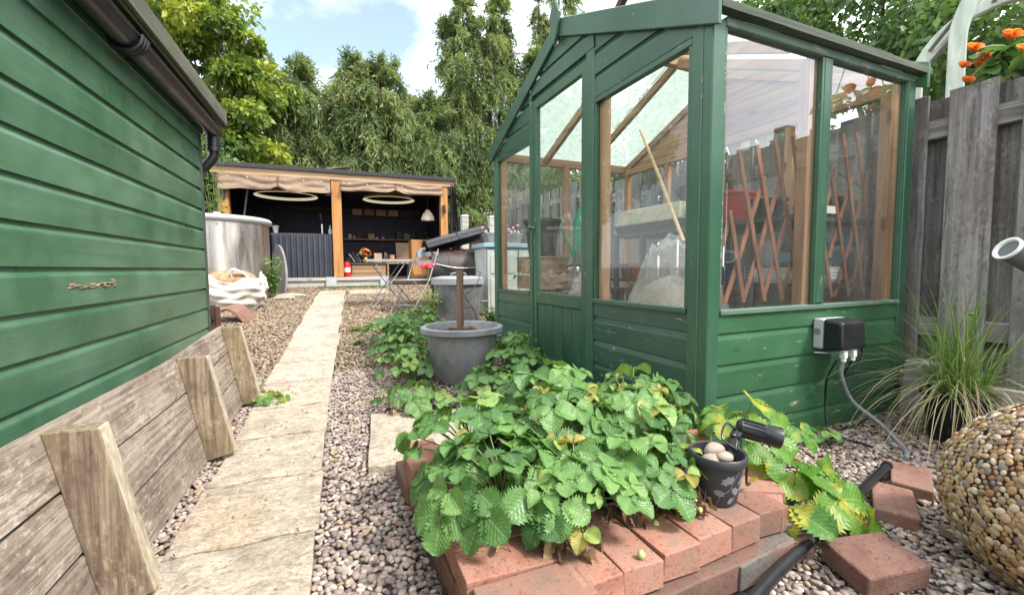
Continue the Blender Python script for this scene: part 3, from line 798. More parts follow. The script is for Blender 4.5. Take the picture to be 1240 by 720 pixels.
# raised roof vent, hinged at the ridge and propped open
vent = MB()
h_, e_ = (1.10, 2.19), (.77, 2.43)
for x in (.32, .86): vent.bar((x, h_[0], h_[1]), (x, e_[0], e_[1]), .035, .045)
vent.bar((.30, e_[0], e_[1]), (.88, e_[0], e_[1]), .05, .035); vent.bar((.30, h_[0], h_[1]), (.88, h_[0], h_[1]), .05, .035)
vo = vent.build('roof_vent', M['dark_wood'], gh, .003)
mb = MB(); mb.hexa([(.335, h_[0] - .02, h_[1] + .022), (.845, h_[0] - .02, h_[1] + .022), (.845, e_[0] + .02, e_[1] + .0), (.335, e_[0] + .02, e_[1] + .0), (.335, h_[0] - .02, h_[1] + .026), (.845, h_[0] - .02, h_[1] + .026), (.845, e_[0] + .02, e_[1] + .004), (.335, e_[0] + .02, e_[1] + .004)]); mb.build('pane', M['roof_pane'], vo)
for x in (.34, .84): mb = MB(); mb.bar((x, .765, 2.41), (x, .56, 1.95), .02, .03); mb.build('stay', M['dark_wood'], vo)

# --- inner frame and back gable
for b in ((.016, .06, .690, .736), (.016, .055, 1.505, 1.545), (.016, .055, 2.06, 2.105), (.588, .642, .016, .062), (1.205, 1.290, .014, .06), (1.29, 1.335, 2.09, 2.135), (.62, .665, 2.10, 2.14), (1.29, 1.33, .55, .60), (1.29, 1.33, 1.06, 1.11), (1.29, 1.33, 1.58, 1.63)):
    mb = MB(); mb.bx(*b, .56, 1.64); mb.build('stud', M['cedar_z'], gh, .002)
mb = MB(); mb.bx(1.285, 1.335, .03, 2.13, 1.60, 1.65); mb.bx(1.285, 1.335, .03, 2.13, .555, .595); mb.build('rail', M['cedar_y'], gh, .002)
mb = MB()
for k in range(4):
    z = ZE + .005 + k * .112; a, b2 = bl(z + .05) + .02, W - bl(z + .05) - .02
    if b2 > a: mb.prism([(1.322, bl(z) + .01, z), (1.322, W - bl(z) - .01, z), (1.322, W - bl(min(z + .11, 2.11)) - .01, z + .11), (1.322, bl(min(z + .11, 2.11)) + .01, z + .11)], (.014, 0, 0))
mb.bx(1.29, 1.321, 1.06, 1.11, 1.65, 2.08)
mb.build('gable', M['cedar_y'], gh)
pane(1.331, 1.334, .05, 2.12, .595, 1.60, M['pane_front'])
pane(.04, 1.28, 2.150, 2.153, .57, 1.625, M['pane_front'])
# shelves
M['shelf'] = plain('dark_staging', (.03, .03, .032), .6, .3, 10)
for z, x0, ya, yz in ((.985, .62, .10, 1.42), (.66, .82, .10, 2.08), (.775, .40, 1.46, 1.88)):
    mb = MB(); mb.bx(x0, 1.28 if x0 != .40 else .80, ya, yz, z - .02, z)
    for yy in ((.3, 1.1, 1.38) if x0 != .40 else (1.47, 1.84)): mb.bx(x0 + .01, x0 + .035, yy, yy + .03, .03, z - .02)
    mb.build('shelf', M['shelf'], gh)

# --- things standing in the greenhouse (each a thing of its own)
def gthing(name, label, cat, a, b, z, group=None):
    p = GL(a, b, z); return thing(name, label, cat, p, GR, group)
def pot_profile(rt, rb, h, t=.006, lip=.008):
    return [(0, 0), (rb, 0), (rb + (rt - rb) * .9, h * .9), (rt + lip, h * .9), (rt + lip, h), (rt - t, h), (rt - t, h * .88), (rb - t, h * .12), (0, h * .12)]
M['potting_soil'] = plain('potting_soil', (.045, .03, .02), .95, .5, 30, bump=.8)
M['green_plastic'] = plain('green_plastic', (.012, .22, .10), .35, .2, 8)
M['red_plastic'] = plain('red_plastic', (.40, .035, .03), .45, .2, 8)
M['blue_plastic'] = plain('pale_blue_plastic', (.14, .30, .38), .45, .15, 8)
M['navy'] = plain('navy_plastic', (.02, .035, .09), .5, .2, 8)
M['terracotta'] = plain('terracotta', (.35, .14, .08), .8, .2, 12)
def film(name, dens, col):
    m = Mt(name); m.t.nodes.remove(m.b)
    tr = m.n('BsdfTransparent'); df = m.n('BsdfDiffuse'); df.inputs[0].default_value = col + (1,)
    tl = m.n('BsdfTranslucent'); tl.inputs[0].default_value = col + (1,); gl = m.n('BsdfGlossy'); gl.inputs['Roughness'].default_value = .25
    a = m.n('MixShader'); a.inputs[0].default_value = .45; m.l(df.outputs[0], a.inputs[1]); m.l(tl.outputs[0], a.inputs[2])
    b = m.n('MixShader'); b.inputs[0].default_value = .12; m.l(a.outputs[0], b.inputs[1]); m.l(gl.outputs[0], b.inputs[2])
    n = m.noise(m.vec((1, 1, 1)), 9, 5, .6, .8)
    c = m.n('MixShader'); m.l(m.ramp(n, [(.3, dens * .45), (.7, min(1, dens * 1.4))]), c.inputs[0]); m.l(tr.outputs[0], c.inputs[1]); m.l(b.outputs[0], c.inputs[2])
    m.l(c.outputs[0], m.out.inputs[0]); return m.m
M['film'] = film('clear_polythene', .38, (.72, .73, .70))
M['cover'] = film('yellowed_propagator', .8, (.66, .60, .42))

t = gthing('black_bucket', 'tall black plastic bucket standing behind the left door glass', 'bucket', .33, 1.97, .84)
mb = MB(); mb.lathe(pot_profile(.150, .110, .30), sides=28); mb.build('body', M['black_plastic'], t)
mb = MB(); mb.lathe([(0, .26), (.14, .262)], sides=20); mb.build('soil', M['potting_soil'], t)
c = gthing('wooden_crate', 'small slatted wooden crate holding up the black bucket', 'crate', .33, 1.97, .03)
mb = MB()
for s in (-1, 1):
    for k in range(6):
        mb.bx(-.16, .16, s * .15 - .008, s * .15 + .008, .03 + k * .13, .14 + k * .13); mb.bx(s * .15 - .008, s * .15 + .008, -.14, .14, .03 + k * .13, .14 + k * .13)
mb.bx(-.165, .165, -.165, .165, .795, .809); mb.build('slats', M['mid_wood_x'], c, .002)
t = gthing('watering_can', 'bright green plastic watering can beside the door post', 'watering can', .52, 1.64, .775)
mb = MB(); mb.lathe([(0, 0), (.08, 0), (.085, .02), (.085, .34), (.05, .41), (.045, .44), (.04, .44), (.04, .40), (0, .36)], sides=24); mb.build('body', M['green_plastic'], t)
mb = MB(); mb.tube([(.08, 0, .24), (.14, 0, .2), (.13, 0, .08), (.085, 0, .05)], .011, 8, 5); mb.build('handle', M['green_plastic'], t)
mb = MB(); mb.tube([(-.085, 0, .05), (-.15, 0, .16), (-.21, 0, .29)], [.016, .013, .01], 8, 4); mb.build('spout', M['green_plastic'], t)
t = gthing('propagator', 'yellowed clear propagator tray on the upper staging', 'propagator', .80, 1.10, .985)
mb = MB(); mb.hexa([(-.15, -.30, .0), (.15, -.30, .0), (.15, .30, 0), (-.15, .30, 0), (-.17, -.32, .06), (.17, -.32, .06), (.17, .32, .06), (-.17, .32, .06)]); mb.build('tray', M['black_plastic'], t, .004)
mb = MB(); mb.hexa([(-.165, -.315, .061), (.165, -.315, .061), (.165, .315, .061), (-.165, .315, .061), (-.13, -.28, .17), (.13, -.28, .17), (.13, .28, .17), (-.13, .28, .17)]); mb.build('cover', M['cover'], t, .012, 2)
t = gthing('red_trough', 'dark red plastic planting trough at the end of the upper staging', 'trough', .84, .62, .985)
mb = MB(); mb.hexa([(-.08, -.10, 0), (.08, -.10, 0), (.08, .10, 0), (-.08, .10, 0), (-.11, -.135, .17), (.11, -.135, .17), (.11, .135, .17), (-.11, .135, .17)]); mb.bx(-.12, .12, -.14, .14, .165, .185)
mb.build('body', M['red_plastic'], t, .006, 2)
p0, p1 = GL(.50, .985, 1.60), GL(.12, .24, .86)
mb = MB(); d = (p1 - p0); mb.tube([(0, 0, 0), tuple(-d * .5 + Vector((.002, 0, .004))), tuple(-d)], [.008, .009, .0075], 8, 4)
for q in (.25, .5, .8): mb.blob(tuple(-d * q), (.0105, .0105, .006), 8, 5)
tag(mb.build('cane', M['cane'], None, loc=p1), 'thin bamboo cane leaning inside the right front window', 'cane')
# crumpled polythene
def sheet(name, label, a0, b0, a1, b1, ztop, mat, amp=.05, sd=3):
    r2 = random.Random(sd); n = 48; vs = []
    ph = [r2.uniform(0, 6.28) for _ in range(8)]
    for j in range(n + 1):
        for i in range(n + 1):
            u, v = i / n, j / n; x = a0 + (a1 - a0) * u; y = b0 + (b1 - b0) * v
            e = min(u, 1 - u, v, 1 - v) * 2
            z = ztop * (min(1, e * 1.5) ** .75) + amp * (math.sin(x * 21 + ph[0] + y * 9) * .5 + math.sin(y * 27 + ph[1] - x * 11) * .5 + .5 * math.sin(x * 47 + y * 39 + ph[2]) + .3 * math.sin(x * 83 - y * 71 + ph[5]) * math.sin(y * 60 + ph[6])) * min(1, e * 4)
            vs.append(Vector((x + amp * .5 * math.sin(y * 22 + ph[3]), y + amp * .4 * math.sin(x * 25 + ph[4]), max(z, 0.004))))
    fs = [(j * (n + 1) + i, j * (n + 1) + i + 1, (j + 1) * (n + 1) + i + 1, (j + 1) * (n + 1) + i) for j in range(n) for i in range(n)]
    mb = MB(); mb.add(vs, fs, .5, True)
    o = mb.build(name, mat, None, loc=GL(0, 0, .03), sharp=180); o.rotation_euler = (0, 0, GR); return tag(o, label, 'plastic sheet')
sheet('plastic_sheet', 'crumpled clear polythene heaped behind the right front window', .16, .22, .60, .92, .82, M['film'])
sheet('plastic_sheet', 'loose clear plastic bunched at the foot of the door glass', .12, 1.02, .55, 1.50, .62, M['film'], .06, 9)
M['hessian'] = plain('old_compost_bag', (.36, .31, .26), .8, .3, 10, bump=.6)
t = gthing('compost_bag', 'slumped pale compost sack under the polythene sheet', 'sack', .38, .58, .03)
mb = MB(); mb.blob((0, 0, .30), (.19, .28, .36), 32, 24, .06); mb.build('sack_body', M['hessian'], t, sharp=180)
for k, (a, b, lab) in enumerate(((.86, .30, 'white seed tray lying on the lower staging by the corner post'),)):
    t = gthing('seed_tray', lab, 'seed tray', a + .08, b, .66)
    for q in range(4):
        mb = MB(); mb.hexa([(-.10, -.17, q * .018), (.10, -.17, q * .018), (.10, .17, q * .018), (-.10, .17, q * .018), (-.12, -.19, .03 + q * .018), (.12, -.19, .03 + q * .018), (.12, .19, .03 + q * .018), (-.12, .19, .03 + q * .018)])
        mb.build('tray', M['white'], t, .003)
def seedtray(a, b, z, lab, mat, d=(.24, .36, .06)):
    t = gthing('seed_tray', lab, 'seed tray', a, b, z)
    mb = MB(); x, y, h = d[0] / 2, d[1] / 2, d[2]
    for (xa, xb, ya, yb_) in ((-x, x, -y, -y + .008), (-x, x, y - .008, y), (-x, -x + .008, -y + .008, y - .008), (x - .008, x, -y + .008, y - .008)): mb.bx(xa, xb, ya, yb_, 0, h)
    mb.bx(-x + .008, x - .008, -y + .008, y - .008, 0, .01); mb.build('tray', mat, t, .002)
    mb = MB(); mb.bx(-x + .009, x - .009, -y + .009, y - .009, .0102, h * .8); mb.build('soil', M['potting_soil'], t)
seedtray(.97, .16 + .12, .985, 'black seed tray at the end of the upper staging, seen through the trellis', M['black_plastic'], (.2, .3, .07)) if False else None
seedtray(1.10, .70 + .0, .66, 'navy blue tray on the lower staging behind the trellis', M['navy'], (.3, .5, .09))
def smallpot(a, b, z, rt, h, mat, lab, soil=True):
    t = gthing('flower_pot', lab, 'flower pot', a, b, z)
    mb = MB(); mb.lathe(pot_profile(rt, rt * .72, h), sides=20); mb.build('body', mat, t)
    if soil: mb = MB(); mb.lathe([(0, h * .84), (rt * .94, h * .82)], sides=16); mb.build('soil', M['potting_soil'], t)
smallpot(1.0, .17, .985, .055, .10, M['black_plastic'], 'small black flower pot behind the trellis in the near side window')
smallpot(1.14, .22, .985, .062, .12, M['black_matte'], 'round black pot behind the trellis in the far side window')
smallpot(.90, 1.45, .66, .06, .11, M['red_plastic'], 'small red pot on the lower staging behind the door')
smallpot(.93, 1.62, .66, .07, .12, M['terracotta'], 'terracotta pot on the lower staging behind the door')
smallpot(1.05, 1.75, .985, .075, .13, M['black_plastic'], 'black pot on the upper staging beyond the bucket')
for k, (a, b, z, rt, h, mt, lab) in enumerate(((.78, .20, .66, .075, .14, 'black_plastic', 'black pot on the lower staging nearest the side window') if False else (.93, .18, .66, .07, .13, 'black_plastic', 'black pot on the lower staging nearest the side window'),
    (1.12, .50, .985, .07, .12, 'terracotta', 'terracotta pot at the back of the upper staging by the side window'), (1.16, .75, .985, .06, .11, 'black_plastic', 'small black pot behind the propagator on the upper staging'),
    (.74, .30, .985, .085, .10, 'black_matte', 'wide black bowl on the corner of the upper staging'), (1.15, 1.30, .985, .08, .16, 'grey_plastic', 'grey pot at the far end of the upper staging'),
    (.46, 1.54, .775, .05, .09, 'terracotta', 'tiny terracotta pot beside the green watering can'))):
    smallpot(a, b, z, rt, h, M[mt], lab)
for k in range(4):
    t = gthing('stacked_pot', 'one of four black pots nested in a stack under the staging', 'flower pot', 1.02, .34 + .012 * k, .03 + .055 * k, 'nested black pots under the staging')
    mb = MB(); mb.lathe(pot_profile(.13, .10, .20), sides=24); mb.build('body', M['black_plastic'], t)
seedtray(1.02, .24, .30, 'dark tray resting on the stacked pots under the staging', M['navy'], (.36, .26, .06))
t = gthing('plastic_crate', 'pale blue plastic crate in the corner by the far side window', 'crate', 1.10, .30, .67)
mb = MB()
for s in (-1, 1):
    for z in (.0, .10, .2): mb.bx(-.14, .14, s * .1 - .005, s * .1 + .005, z, z + .055); mb.bx(s * .14 - .005, s * .14 + .005, -.095, .095, z, z + .055)
    for q in (-.135, 0, .135): mb.bx(q - .012, q + .012, s * .1 - .004, s * .1 + .004, .0, .25)
mb.bx(-.135, .135, -.095, .095, 0, .008); mb.build('sides', M['blue_plastic'], t, .002)
mb = MB(); mb.bar((0, 0, 0), (.09, 0, 0), .002, .035); o = mb.build('plant_label', M['white'], None, loc=GL(.88, .10, 1.02)); o.rotation_euler = (0, 0, GR); tag(o, 'white plant label on the front of the upper staging', 'plant label')
mb = MB(); o = None
# expanding trellis
tr = gthing('trellis', 'brown expanding willow trellis standing inside the side windows', 'trellis', 0, .10, .595)
def slat(x0, z0, x1, z1, off):
    mb = MB(); mb.bar((x0, off, z0), (x1, off, z1), .023, .007, up=(0, 1, 0)); mb.build('slat', M['trellis'], tr, .001)
for xb, zt in ((.465, .65), (.585, .69), (.71, .71), (.83, .74), (.95, .78), (1.09, .58), (1.22, .79), (1.335, .81)): slat(xb, 0, xb - .295 * zt, zt, 0)
slat(.20, 0, .155, .17, 0); slat(.33, 0, .232, .39, 0)
for xb, zt in ((.10, .36), (.226, .55), (.335, .62), (.46, .66), (.585, .68), (.71, .62), (.85, .60), (.985, .64), (1.10, .45), (1.215, .22)): slat(xb, 0, xb + .405 * zt, zt, .009)
# ================================================================== OPEN-FRONTED SHELTER AND WHAT STANDS ROUND IT
FY, FZ = 8.0, .60
M['navy_wall'] = plain('navy_stained_boards', (.012, .011, .028), .6, .4, 3)
M['corr'] = plain('dark_grey_corrugated', (.040, .044, .060), .45, .2, 6)
M['felt'] = plain('roofing_felt', (.035, .036, .04), .9, .3, 30, bump=.4)
M['canvas'] = plain('tan_canvas', (.24, .165, .11), .85, .2, 5, dirt=(.14, .10, .07), dirt_amt=.5)
M['dark_tarp'] = plain('dark_tarpaulin', (.05, .048, .05), .6, .2, 4)
sh = thing('garden_shelter', 'open fronted timber shelter with tan canvas blinds at the end of the path', 'shelter', (0, FY, 0))
for x0, x1, z0 in ((-1.715, -1.575, .55), (-.088, .068, .62), (1.775, 1.905, .5)):
    mb = MB(); mb.bx(x0, x1, -.01, .13, z0, 2.27); mb.build('post', M['post_orange'], sh, .004)
mb = MB(); mb.bx(-1.80, 2.03, -.03, -.005, 2.255, 2.36); mb.build('fascia', M['beam_x'], sh, .003)
mb = MB(); mb.bx(-1.9, 2.06, -.06, 2.4, 2.362, 2.42); mb.bx(-1.9, 2.06, -.075, -.061, 2.352, 2.415); mb.build('roof', M['felt'], sh, .004)
mb = MB(); mb.bx(-1.75, 1.95, -.002, .10, 2.10, 2.25); mb.build('beam', M['dark_wood_x'], sh)
mb = MB(); mb.bx(-1.75, 1.95, .03, 2.3, .48, FZ); mb.build('floor', M['dark_wood_x'], sh)
mb = MB()
for k in range(60):
    x = -1.75 + k * .0617; mb.bx(x, x + .05, 2.22, 2.25, FZ, 2.36); mb.bx(x + .05, x + .0617, 2.235, 2.25, FZ, 2.36)
mb.build('back_wall', M['navy_wall'], sh)
mb = MB(); mb.bx(-1.78, -1.74, .14, 2.25, FZ, 2.36); mb.build('side_wall', M['navy_wall'], sh)
mb = MB(); mb.bx(1.93, 1.97, .6, 2.25, FZ, 2.36); mb.build('side_wall', M['navy_wall'], sh)
mb = MB(); mb.bx(-1.74, 1.93, .12, 2.22, 2.33, 2.36)
for yy in (.7, 1.3, 1.9): mb.bx(-1.74, 1.93, yy, yy + .05, 2.24, 2.33)
mb.build('ceiling', M['navy_wall'], sh)
mb = MB(); poly = []
n = 11; wv = .92 / n
for k in range(n):
    x = -1.01 + k * wv
    poly += [(x, .0), (x + wv * .28, .0), (x + wv * .38, -.03), (x + wv * .78, -.03), (x + wv * .92, .0)]
poly.append((-1.01 + n * wv, 0))
P2 = [(x, .07 + y, .62) for x, y in poly] + [(x, .076 + y, .62) for x, y in reversed(poly)]
mb.prism(P2, (0, 0, .715)); mb.build('corrugated_panel', M['corr'], sh)
mb = MB(); mb.bx(-1.0, -.21, -.09, -.02, .56, .615); mb.bx(-1.0, -.21, -.06, -.02, .455, .56); mb.bx(-.05, .66, -.09, -.02, .56, .615); mb.bx(-.05, .66, -.06, -.02, .455, .56); mb.build('sleeper_edge', M['sleeper'], sh, .004)
for x0, x1 in ((-.215, -.05), (.66, .80)): mb = MB(); mb.bx(x0, x1, -.10, -.02, .43, .62); mb.build('base_block', M['pale_grey'], sh, .004)
# rolled canvas blinds
def blind(name, x0, x1, z1, drop, seed, lab):
    r2 = random.Random(seed); nx_, nz = 40, 14; vs = []
    ph = [r2.uniform(0, 6.28) for _ in range(6)]
    for j in range(nz + 1):
        for i in range(nx_ + 1):
            u, v = i / nx_, j / nz; x = x0 + (x1 - x0) * u
            sag = drop * (1 + .05 * math.sin(u * 9 + ph[0]) + .04 * math.sin(u * 21 + ph[1]) - .22 * math.exp(-((u - .52) / .05) ** 2))
            z = z1 - sag * min(v / .72, 1) + (.055 * max(0, (v - .72) / .28))
            y = -.035 - .012 * math.sin(u * 13 + v * 7 + ph[2]) * v - (.05 * math.sin(math.pi * min(max((v - .42) / .5, 0), 1))) - .012 * math.sin(v * 16 + 3 * math.sin(u * 8 + ph[3]))
            if v > .72: y += .06 * (v - .72) / .28
            vs.append(Vector((x, y, z)))
    fs = [(j * (nx_ + 1) + i, j * (nx_ + 1) + i + 1, (j + 1) * (nx_ + 1) + i + 1, (j + 1) * (nx_ + 1) + i) for j in range(nz) for i in range(nx_)]
    mb = MB(); mb.add(vs, fs, .5, True); o = mb.build(name, M['canvas'], sh)
    mo = o.modifiers.new('thick', 'SOLIDIFY'); mo.thickness = .006
    st = MB(); xm = x0 + (x1 - x0) * .52; st.tube([(xm, -.055, z1 + .0), (xm, -.11, z1 - drop * .5), (xm, -.09, z1 - drop * .8), (xm, -.02, z1 - drop * .85)], .008, 6, 3); st.build('strap', M['dark_tarp'], o)
    ey = MB()
    for q in range(6): ey.blob((x0 + (x1 - x0) * (q + .5) / 6, -.047, z1 - .05), (.009, .005, .009), 8, 5)
    ey.build('eyelets', M['white'], o)
blind('canvas_blind', -1.70, -.10, 2.25, .235, 4, None)
blind('canvas_blind', .06, 1.80, 2.25, .17, 8, None)
mb = MB(); mb.bx(-1.70, -1.66, -.12, -.02, 1.93, 2.0) if False else mb.box((-1.645, -.04, 1.93), (.07, .05, .14)); mb.build('bracket', M['black_matte'], sh)
mb = MB(); mb.lathe([(0, -.03), (.05, -.03), (.065, 0), (.05, .03), (0, .03)], (-.14, -.04, 2.03), 16, axis=Matrix.Rotation(R(90), 3, 'X')); mb.build('pulley', M['black_matte'], sh)
mb = MB(); mb.bx(.10, 1.55, 2.03, 2.215, 1.385, 1.41); mb.build('shelf', M['mid_wood_x'], sh)
mb = MB(); mb.bx(-1.2, 1.75, 2.10, 2.218, 1.98, 2.08); mb.build('rail', M['dark_wood_x'], sh)
mb = MB(); mb.box((1.83, -.03, 1.86), (.05, .05, .11)); mb.tube([(1.83, -.05, 1.83), (1.83, -.05, 1.77)], .03, 10); mb.build('wall_lamp', M['black_matte'], sh)
# side tarp bunched at the right
mb = MB(); vs = []; n = 22
for j in range(12):
    for i in range(n + 1):
        a = i / n; z = .62 + (2.30 - .62) * j / 11
        vs.append((1.96 + .20 * a * (1 - .45 * j / 11), -.02 + .06 * math.sin(a * 24 + j * .25) + .05 * a, z))
mb.add(vs, [(j * (n + 1) + i, j * (n + 1) + i + 1, (j + 1) * (n + 1) + i + 1, (j + 1) * (n + 1) + i) for j in range(11) for i in range(n)], .5, True)
o = mb.build('side_curtain', M['dark_tarp'], sh); mo = o.modifiers.new('thick', 'SOLIDIFY'); mo.thickness = .006
mb = MB(); mb.tube([(-.9, .6, 2.425), (-.4, .4, 2.46), (-.05, .5, 2.43), (.5, .45, 2.45)], .03, 6, 3); mb.box((-.1, .4, 2.50), (.55, .25, .012), (0, -.22, .1)); tag(mb.build('offcut_board', M['canvas'], None, loc=(0, FY, 0)), 'tan offcut of board lying on the black roof of the shelter', 'board')

# ring lamps hanging inside
M['ring_lit'] = Mt('lit_ring_tube', .4).m
_b = M['ring_lit'].node_tree.nodes['Principled BSDF']; _b.inputs['Base Color'].default_value = (.8, .74, .55, 1); _b.inputs['Emission Color'].default_value = (1, .88, .60, 1); _b.inputs['Emission Strength'].default_value = .22
M['gold'] = plain('brass', (.5, .33, .1), .35, .1, 10, metal=.8)
for cx, cz, Yr, rad, lab in ((347, 236, 8.75, .50, 'large pale ring lamp hanging in the left bay of the shelter'), (471, 241, 8.85, .475, 'pale ring lamp hanging in the right bay of the shelter')):
    p = at(cx, cz, Yr); t = thing('ring_lamp', lab, 'lamp', p)
    mb = MB(); mb.lathe([(rad, -.022), (rad + .012, -.022), (rad + .012, .022), (rad, .022), (rad, -.022)], sides=56); mb.build('rim', M['gold'], t)
    mb = MB(); mb.lathe([(rad - .014, -.02), (rad - .001, -.02), (rad - .001, .02), (rad - .014, .02), (rad - .014, -.02)], sides=56); mb.lathe([(rad - .012, -.0265), (rad + .011, -.0265), (rad + .011, -.0225), (rad - .012, -.0225), (rad - .012, -.0265)], sides=56); mb.build('light_strip', M['ring_lit'], t)
    mb = MB()
    for a in (.3, 2.4, 4.5): mb.tube([(rad * math.cos(a), rad * math.sin(a), .02), (.02 * math.cos(a), .02 * math.sin(a), 2.32 - p.z)], .0025, 5)
    mb.tube([(0, 0, 2.30 - p.z), (0, 0, 2.325 - p.z)], .06, 12); mb.build('wires', M['black_matte'], t)
p = at(518, 267, 8.35); t = thing('pendant_lamp', 'cream enamel pendant lamp hanging by the right post of the shelter', 'lamp', p)
mb = MB(); mb.lathe([(.125, 0), (.122, .05), (.09, .13), (.05, .165), (.035, .2), (.03, .2), (.045, .16), (.085, .125), (.117, .05), (.12, 0), (.125, 0)], sides=24); mb.build('lamp_shade', plain('cream_enamel', (.62, .54, .40), .4, .1, 6), t)
mb = MB(); mb.tube([(0, 0, .19), (0, 0, 2.32 - p.z)], .005, 6); mb.build('cord', M['black_matte'], t)
mb = MB(); mb.blob((0, 0, .03), .035, 10, 8); mb.build('bulb', M['ring_lit'], t)

# fire extinguisher
p = at(420.5, 335, 8.2); p.z = FZ
t = thing('fire_extinguisher', 'red fire extinguisher standing by the middle post of the shelter', 'fire extinguisher', p)
mb = MB(); mb.lathe([(0, 0), (.062, 0), (.066, .015), (.066, .22), (.05, .27), (.022, .285), (0, .285)], sides=20); mb.build('cylinder', plain('extinguisher_red', (.55, .02, .025), .3, .1, 6), t)
mb = MB(); mb.lathe([(.0675, .10), (.0675, .18)], sides=20, a0=-2.6, a1=-.6); mb.build('paper_label', plain('paper_label', (.75, .6, .58), .6, .3, 60), t)
mb = MB(); mb.tube([(0, 0, .28), (0, 0, .315)], .016, 10); mb.bar((-.01, 0, .33), (.07, 0, .345), .02, .008); mb.bar((-.01, 0, .315), (.06, 0, .31), .02, .008); mb.tube([(.0, -.015, .31), (.06, -.03, .28), (.08, -.02, .15), (.07, 0, .06)], .008, 8, 4); mb.build('valve', M['black_plastic'], t)

# things in the right bay
def box_thing(name, lab, cat, u0, u1, v0, v1, Y, dep, mat, extra=None):
    a, b = at(u0, v1, Y), at(u1, v0, Y)
    t = thing(name, lab, cat, ((a.x + b.x) / 2, Y, max(a.z, FZ) if v1 > 328 else a.z))
    w, h = b.x - a.x, b.z - (max(a.z, FZ) if v1 > 328 else a.z)
    return t, w, h
t, w, h = box_thing('planter_box', 'long low timber box on the floor of the shelter', 'box', 424, 466, 320, 336, 8.5, .4, None)
mb = MB()
for k in range(3): mb.bx(-w / 2, w / 2, -.16, -.14, k * h / 3, (k + 1) * h / 3 - .006); mb.bx(-w / 2, w / 2, .14, .16, k * h / 3, (k + 1) * h / 3 - .006)
mb.bx(-w / 2, -w / 2 + .02, -.139, .139, 0, h); mb.bx(w / 2 - .02, w / 2, -.139, .139, 0, h); mb.build('side_board', M['mid_wood_x'], t, .002)
mb = MB(); mb.bx(-w / 2 - .01, w / 2 + .02, -.18, .17, h, h + .03); mb.build('lid', M['dark_wood_x'], t, .002)
bz = at(440, 320, 8.5).z + .034
t = thing('tool_bundle', 'bundle of black handled tools lying on the long timber box', 'tools', (at(433, 318, 8.45).x, 8.45, bz))
for k in range(6):
    mb = MB(); a = random.uniform(-.7, .7); x = -.05 + k * .035
    mb.tube([(x, 0, .01), (x + .10 * math.sin(a), .02, .09), (x + .2 * math.sin(a), .03, .20 * random.uniform(.7, 1.1))], [.02, .014, .02], 8, 3); mb.build('tool', M['black_matte'] if k % 3 else M['grey_plastic'], t)
t = thing('flower_posy', 'posy of yellow and red flowers in a jug on the long timber box', 'flowers', (at(443, 318, 8.42).x, 8.42, bz))
mb = MB(); mb.lathe([(0, 0), (.04, 0), (.05, .05), (.035, .09), (.042, .11)], sides=14); mb.build('jug', M['gold'], t)
for col, k0 in (((.6, .32, .02), 9), ((.4, .04, .03), 6)):
    bm_ = plain('bloom', col, .6, .2, 20)
    for k in range(k0): mb = MB(); mb.blob((random.uniform(-.09, .09), random.uniform(-.05, .05), .12 + random.uniform(0, .12)), random.uniform(.018, .032), 7, 5, .15); mb.build('bloom', bm_, t)
mb = MB()
for k in range(14):
    a = random.uniform(0, 6.28); mb.add([(0, 0, .1), (.05 * math.cos(a), .05 * math.sin(a), .15), (.11 * math.cos(a), .11 * math.sin(a), .13 + random.uniform(-.03, .08)), (.06 * math.cos(a + .4), .06 * math.sin(a + .4), .13)], [(0, 1, 2, 3)])
mb.build('foliage', M['green_plastic'], t)
M['card'] = plain('cardboard', (.40, .27, .16), .8, .12, 5)
t, w, h = box_thing('carton', 'small brown carton on the long timber box', 'carton', 453, 462, 306, 317, 8.45, .1, None); t.location.z = bz
mb = MB(); mb.bx(-w / 2, w / 2, -.06, .06, 0, h); mb.build('carton_body', M['card'], t, .003); mb = MB(); mb.bx(-w / 2 - .001, w / 2 + .001, -.012, .012, h, h + .0015); mb.build('tape', M['white'], t)
t = thing('bottle', 'slim amber bottle beside the small carton', 'bottle', (at(468, 318, 8.45).x, 8.45, bz)); t.location.x -= .02
mb = MB(); mb.lathe([(0, 0), (.024, 0), (.026, .01), (.026, .11), (.010, .15), (.010, .19), (0, .19)], sides=14); mb.build('glass_body', M['gold'], t); mb = MB(); mb.tube([(0, 0, .185), (0, 0, .205)], .012, 10); mb.build('cap', M['black_matte'], t)
mb = MB(); a, b = at(480, 318, 9.2), at(497, 293, 9.2); mb.box((0, 0, .22), (b.x - a.x, .012, .44), (R(-14), 0, 0)); mb.box((-.02, -.012, .14), (b.x - a.x - .12, .006, .26), (R(-14), 0, R(2)))
tag(mb.build('cardboard_sheet', M['card'], None, .002, loc=((a.x + b.x) / 2, 9.2, a.z - .02)), 'brown cardboard sheet leaning under the shelf in the shelter', 'cardboard')
t, w, h = box_thing('cabinet', 'orange brown wooden cabinet standing at the right of the shelter', 'cabinet', 497, 519, 291, 336, 8.55, .35, None)
mb = MB(); mb.bx(-w / 2, w / 2, -.16, .16, .0, h); mb.build('carcass', M['post_orange'], t, .004)
mb = MB(); mb.bx(-w / 2 + .015, w / 2 - .015, -.175, -.161, .03, h - .02); mb.build('door', M['post_orange'], t, .004)
mb = MB(); mb.blob((w / 2 - .05, -.185, h * .5), .014, 8, 6); mb.build('knob', M['gold'], t)
t, w, h = box_thing('side_table', 'small wooden side table inside the shelter behind the garden table', 'table', 468, 496, 318, 336, 8.6, .3, None)
mb = MB(); mb.bx(-w / 2, w / 2, -.15, .15, h - .02, h); mb.build('tabletop', M['mid_wood_x'], t, .002)
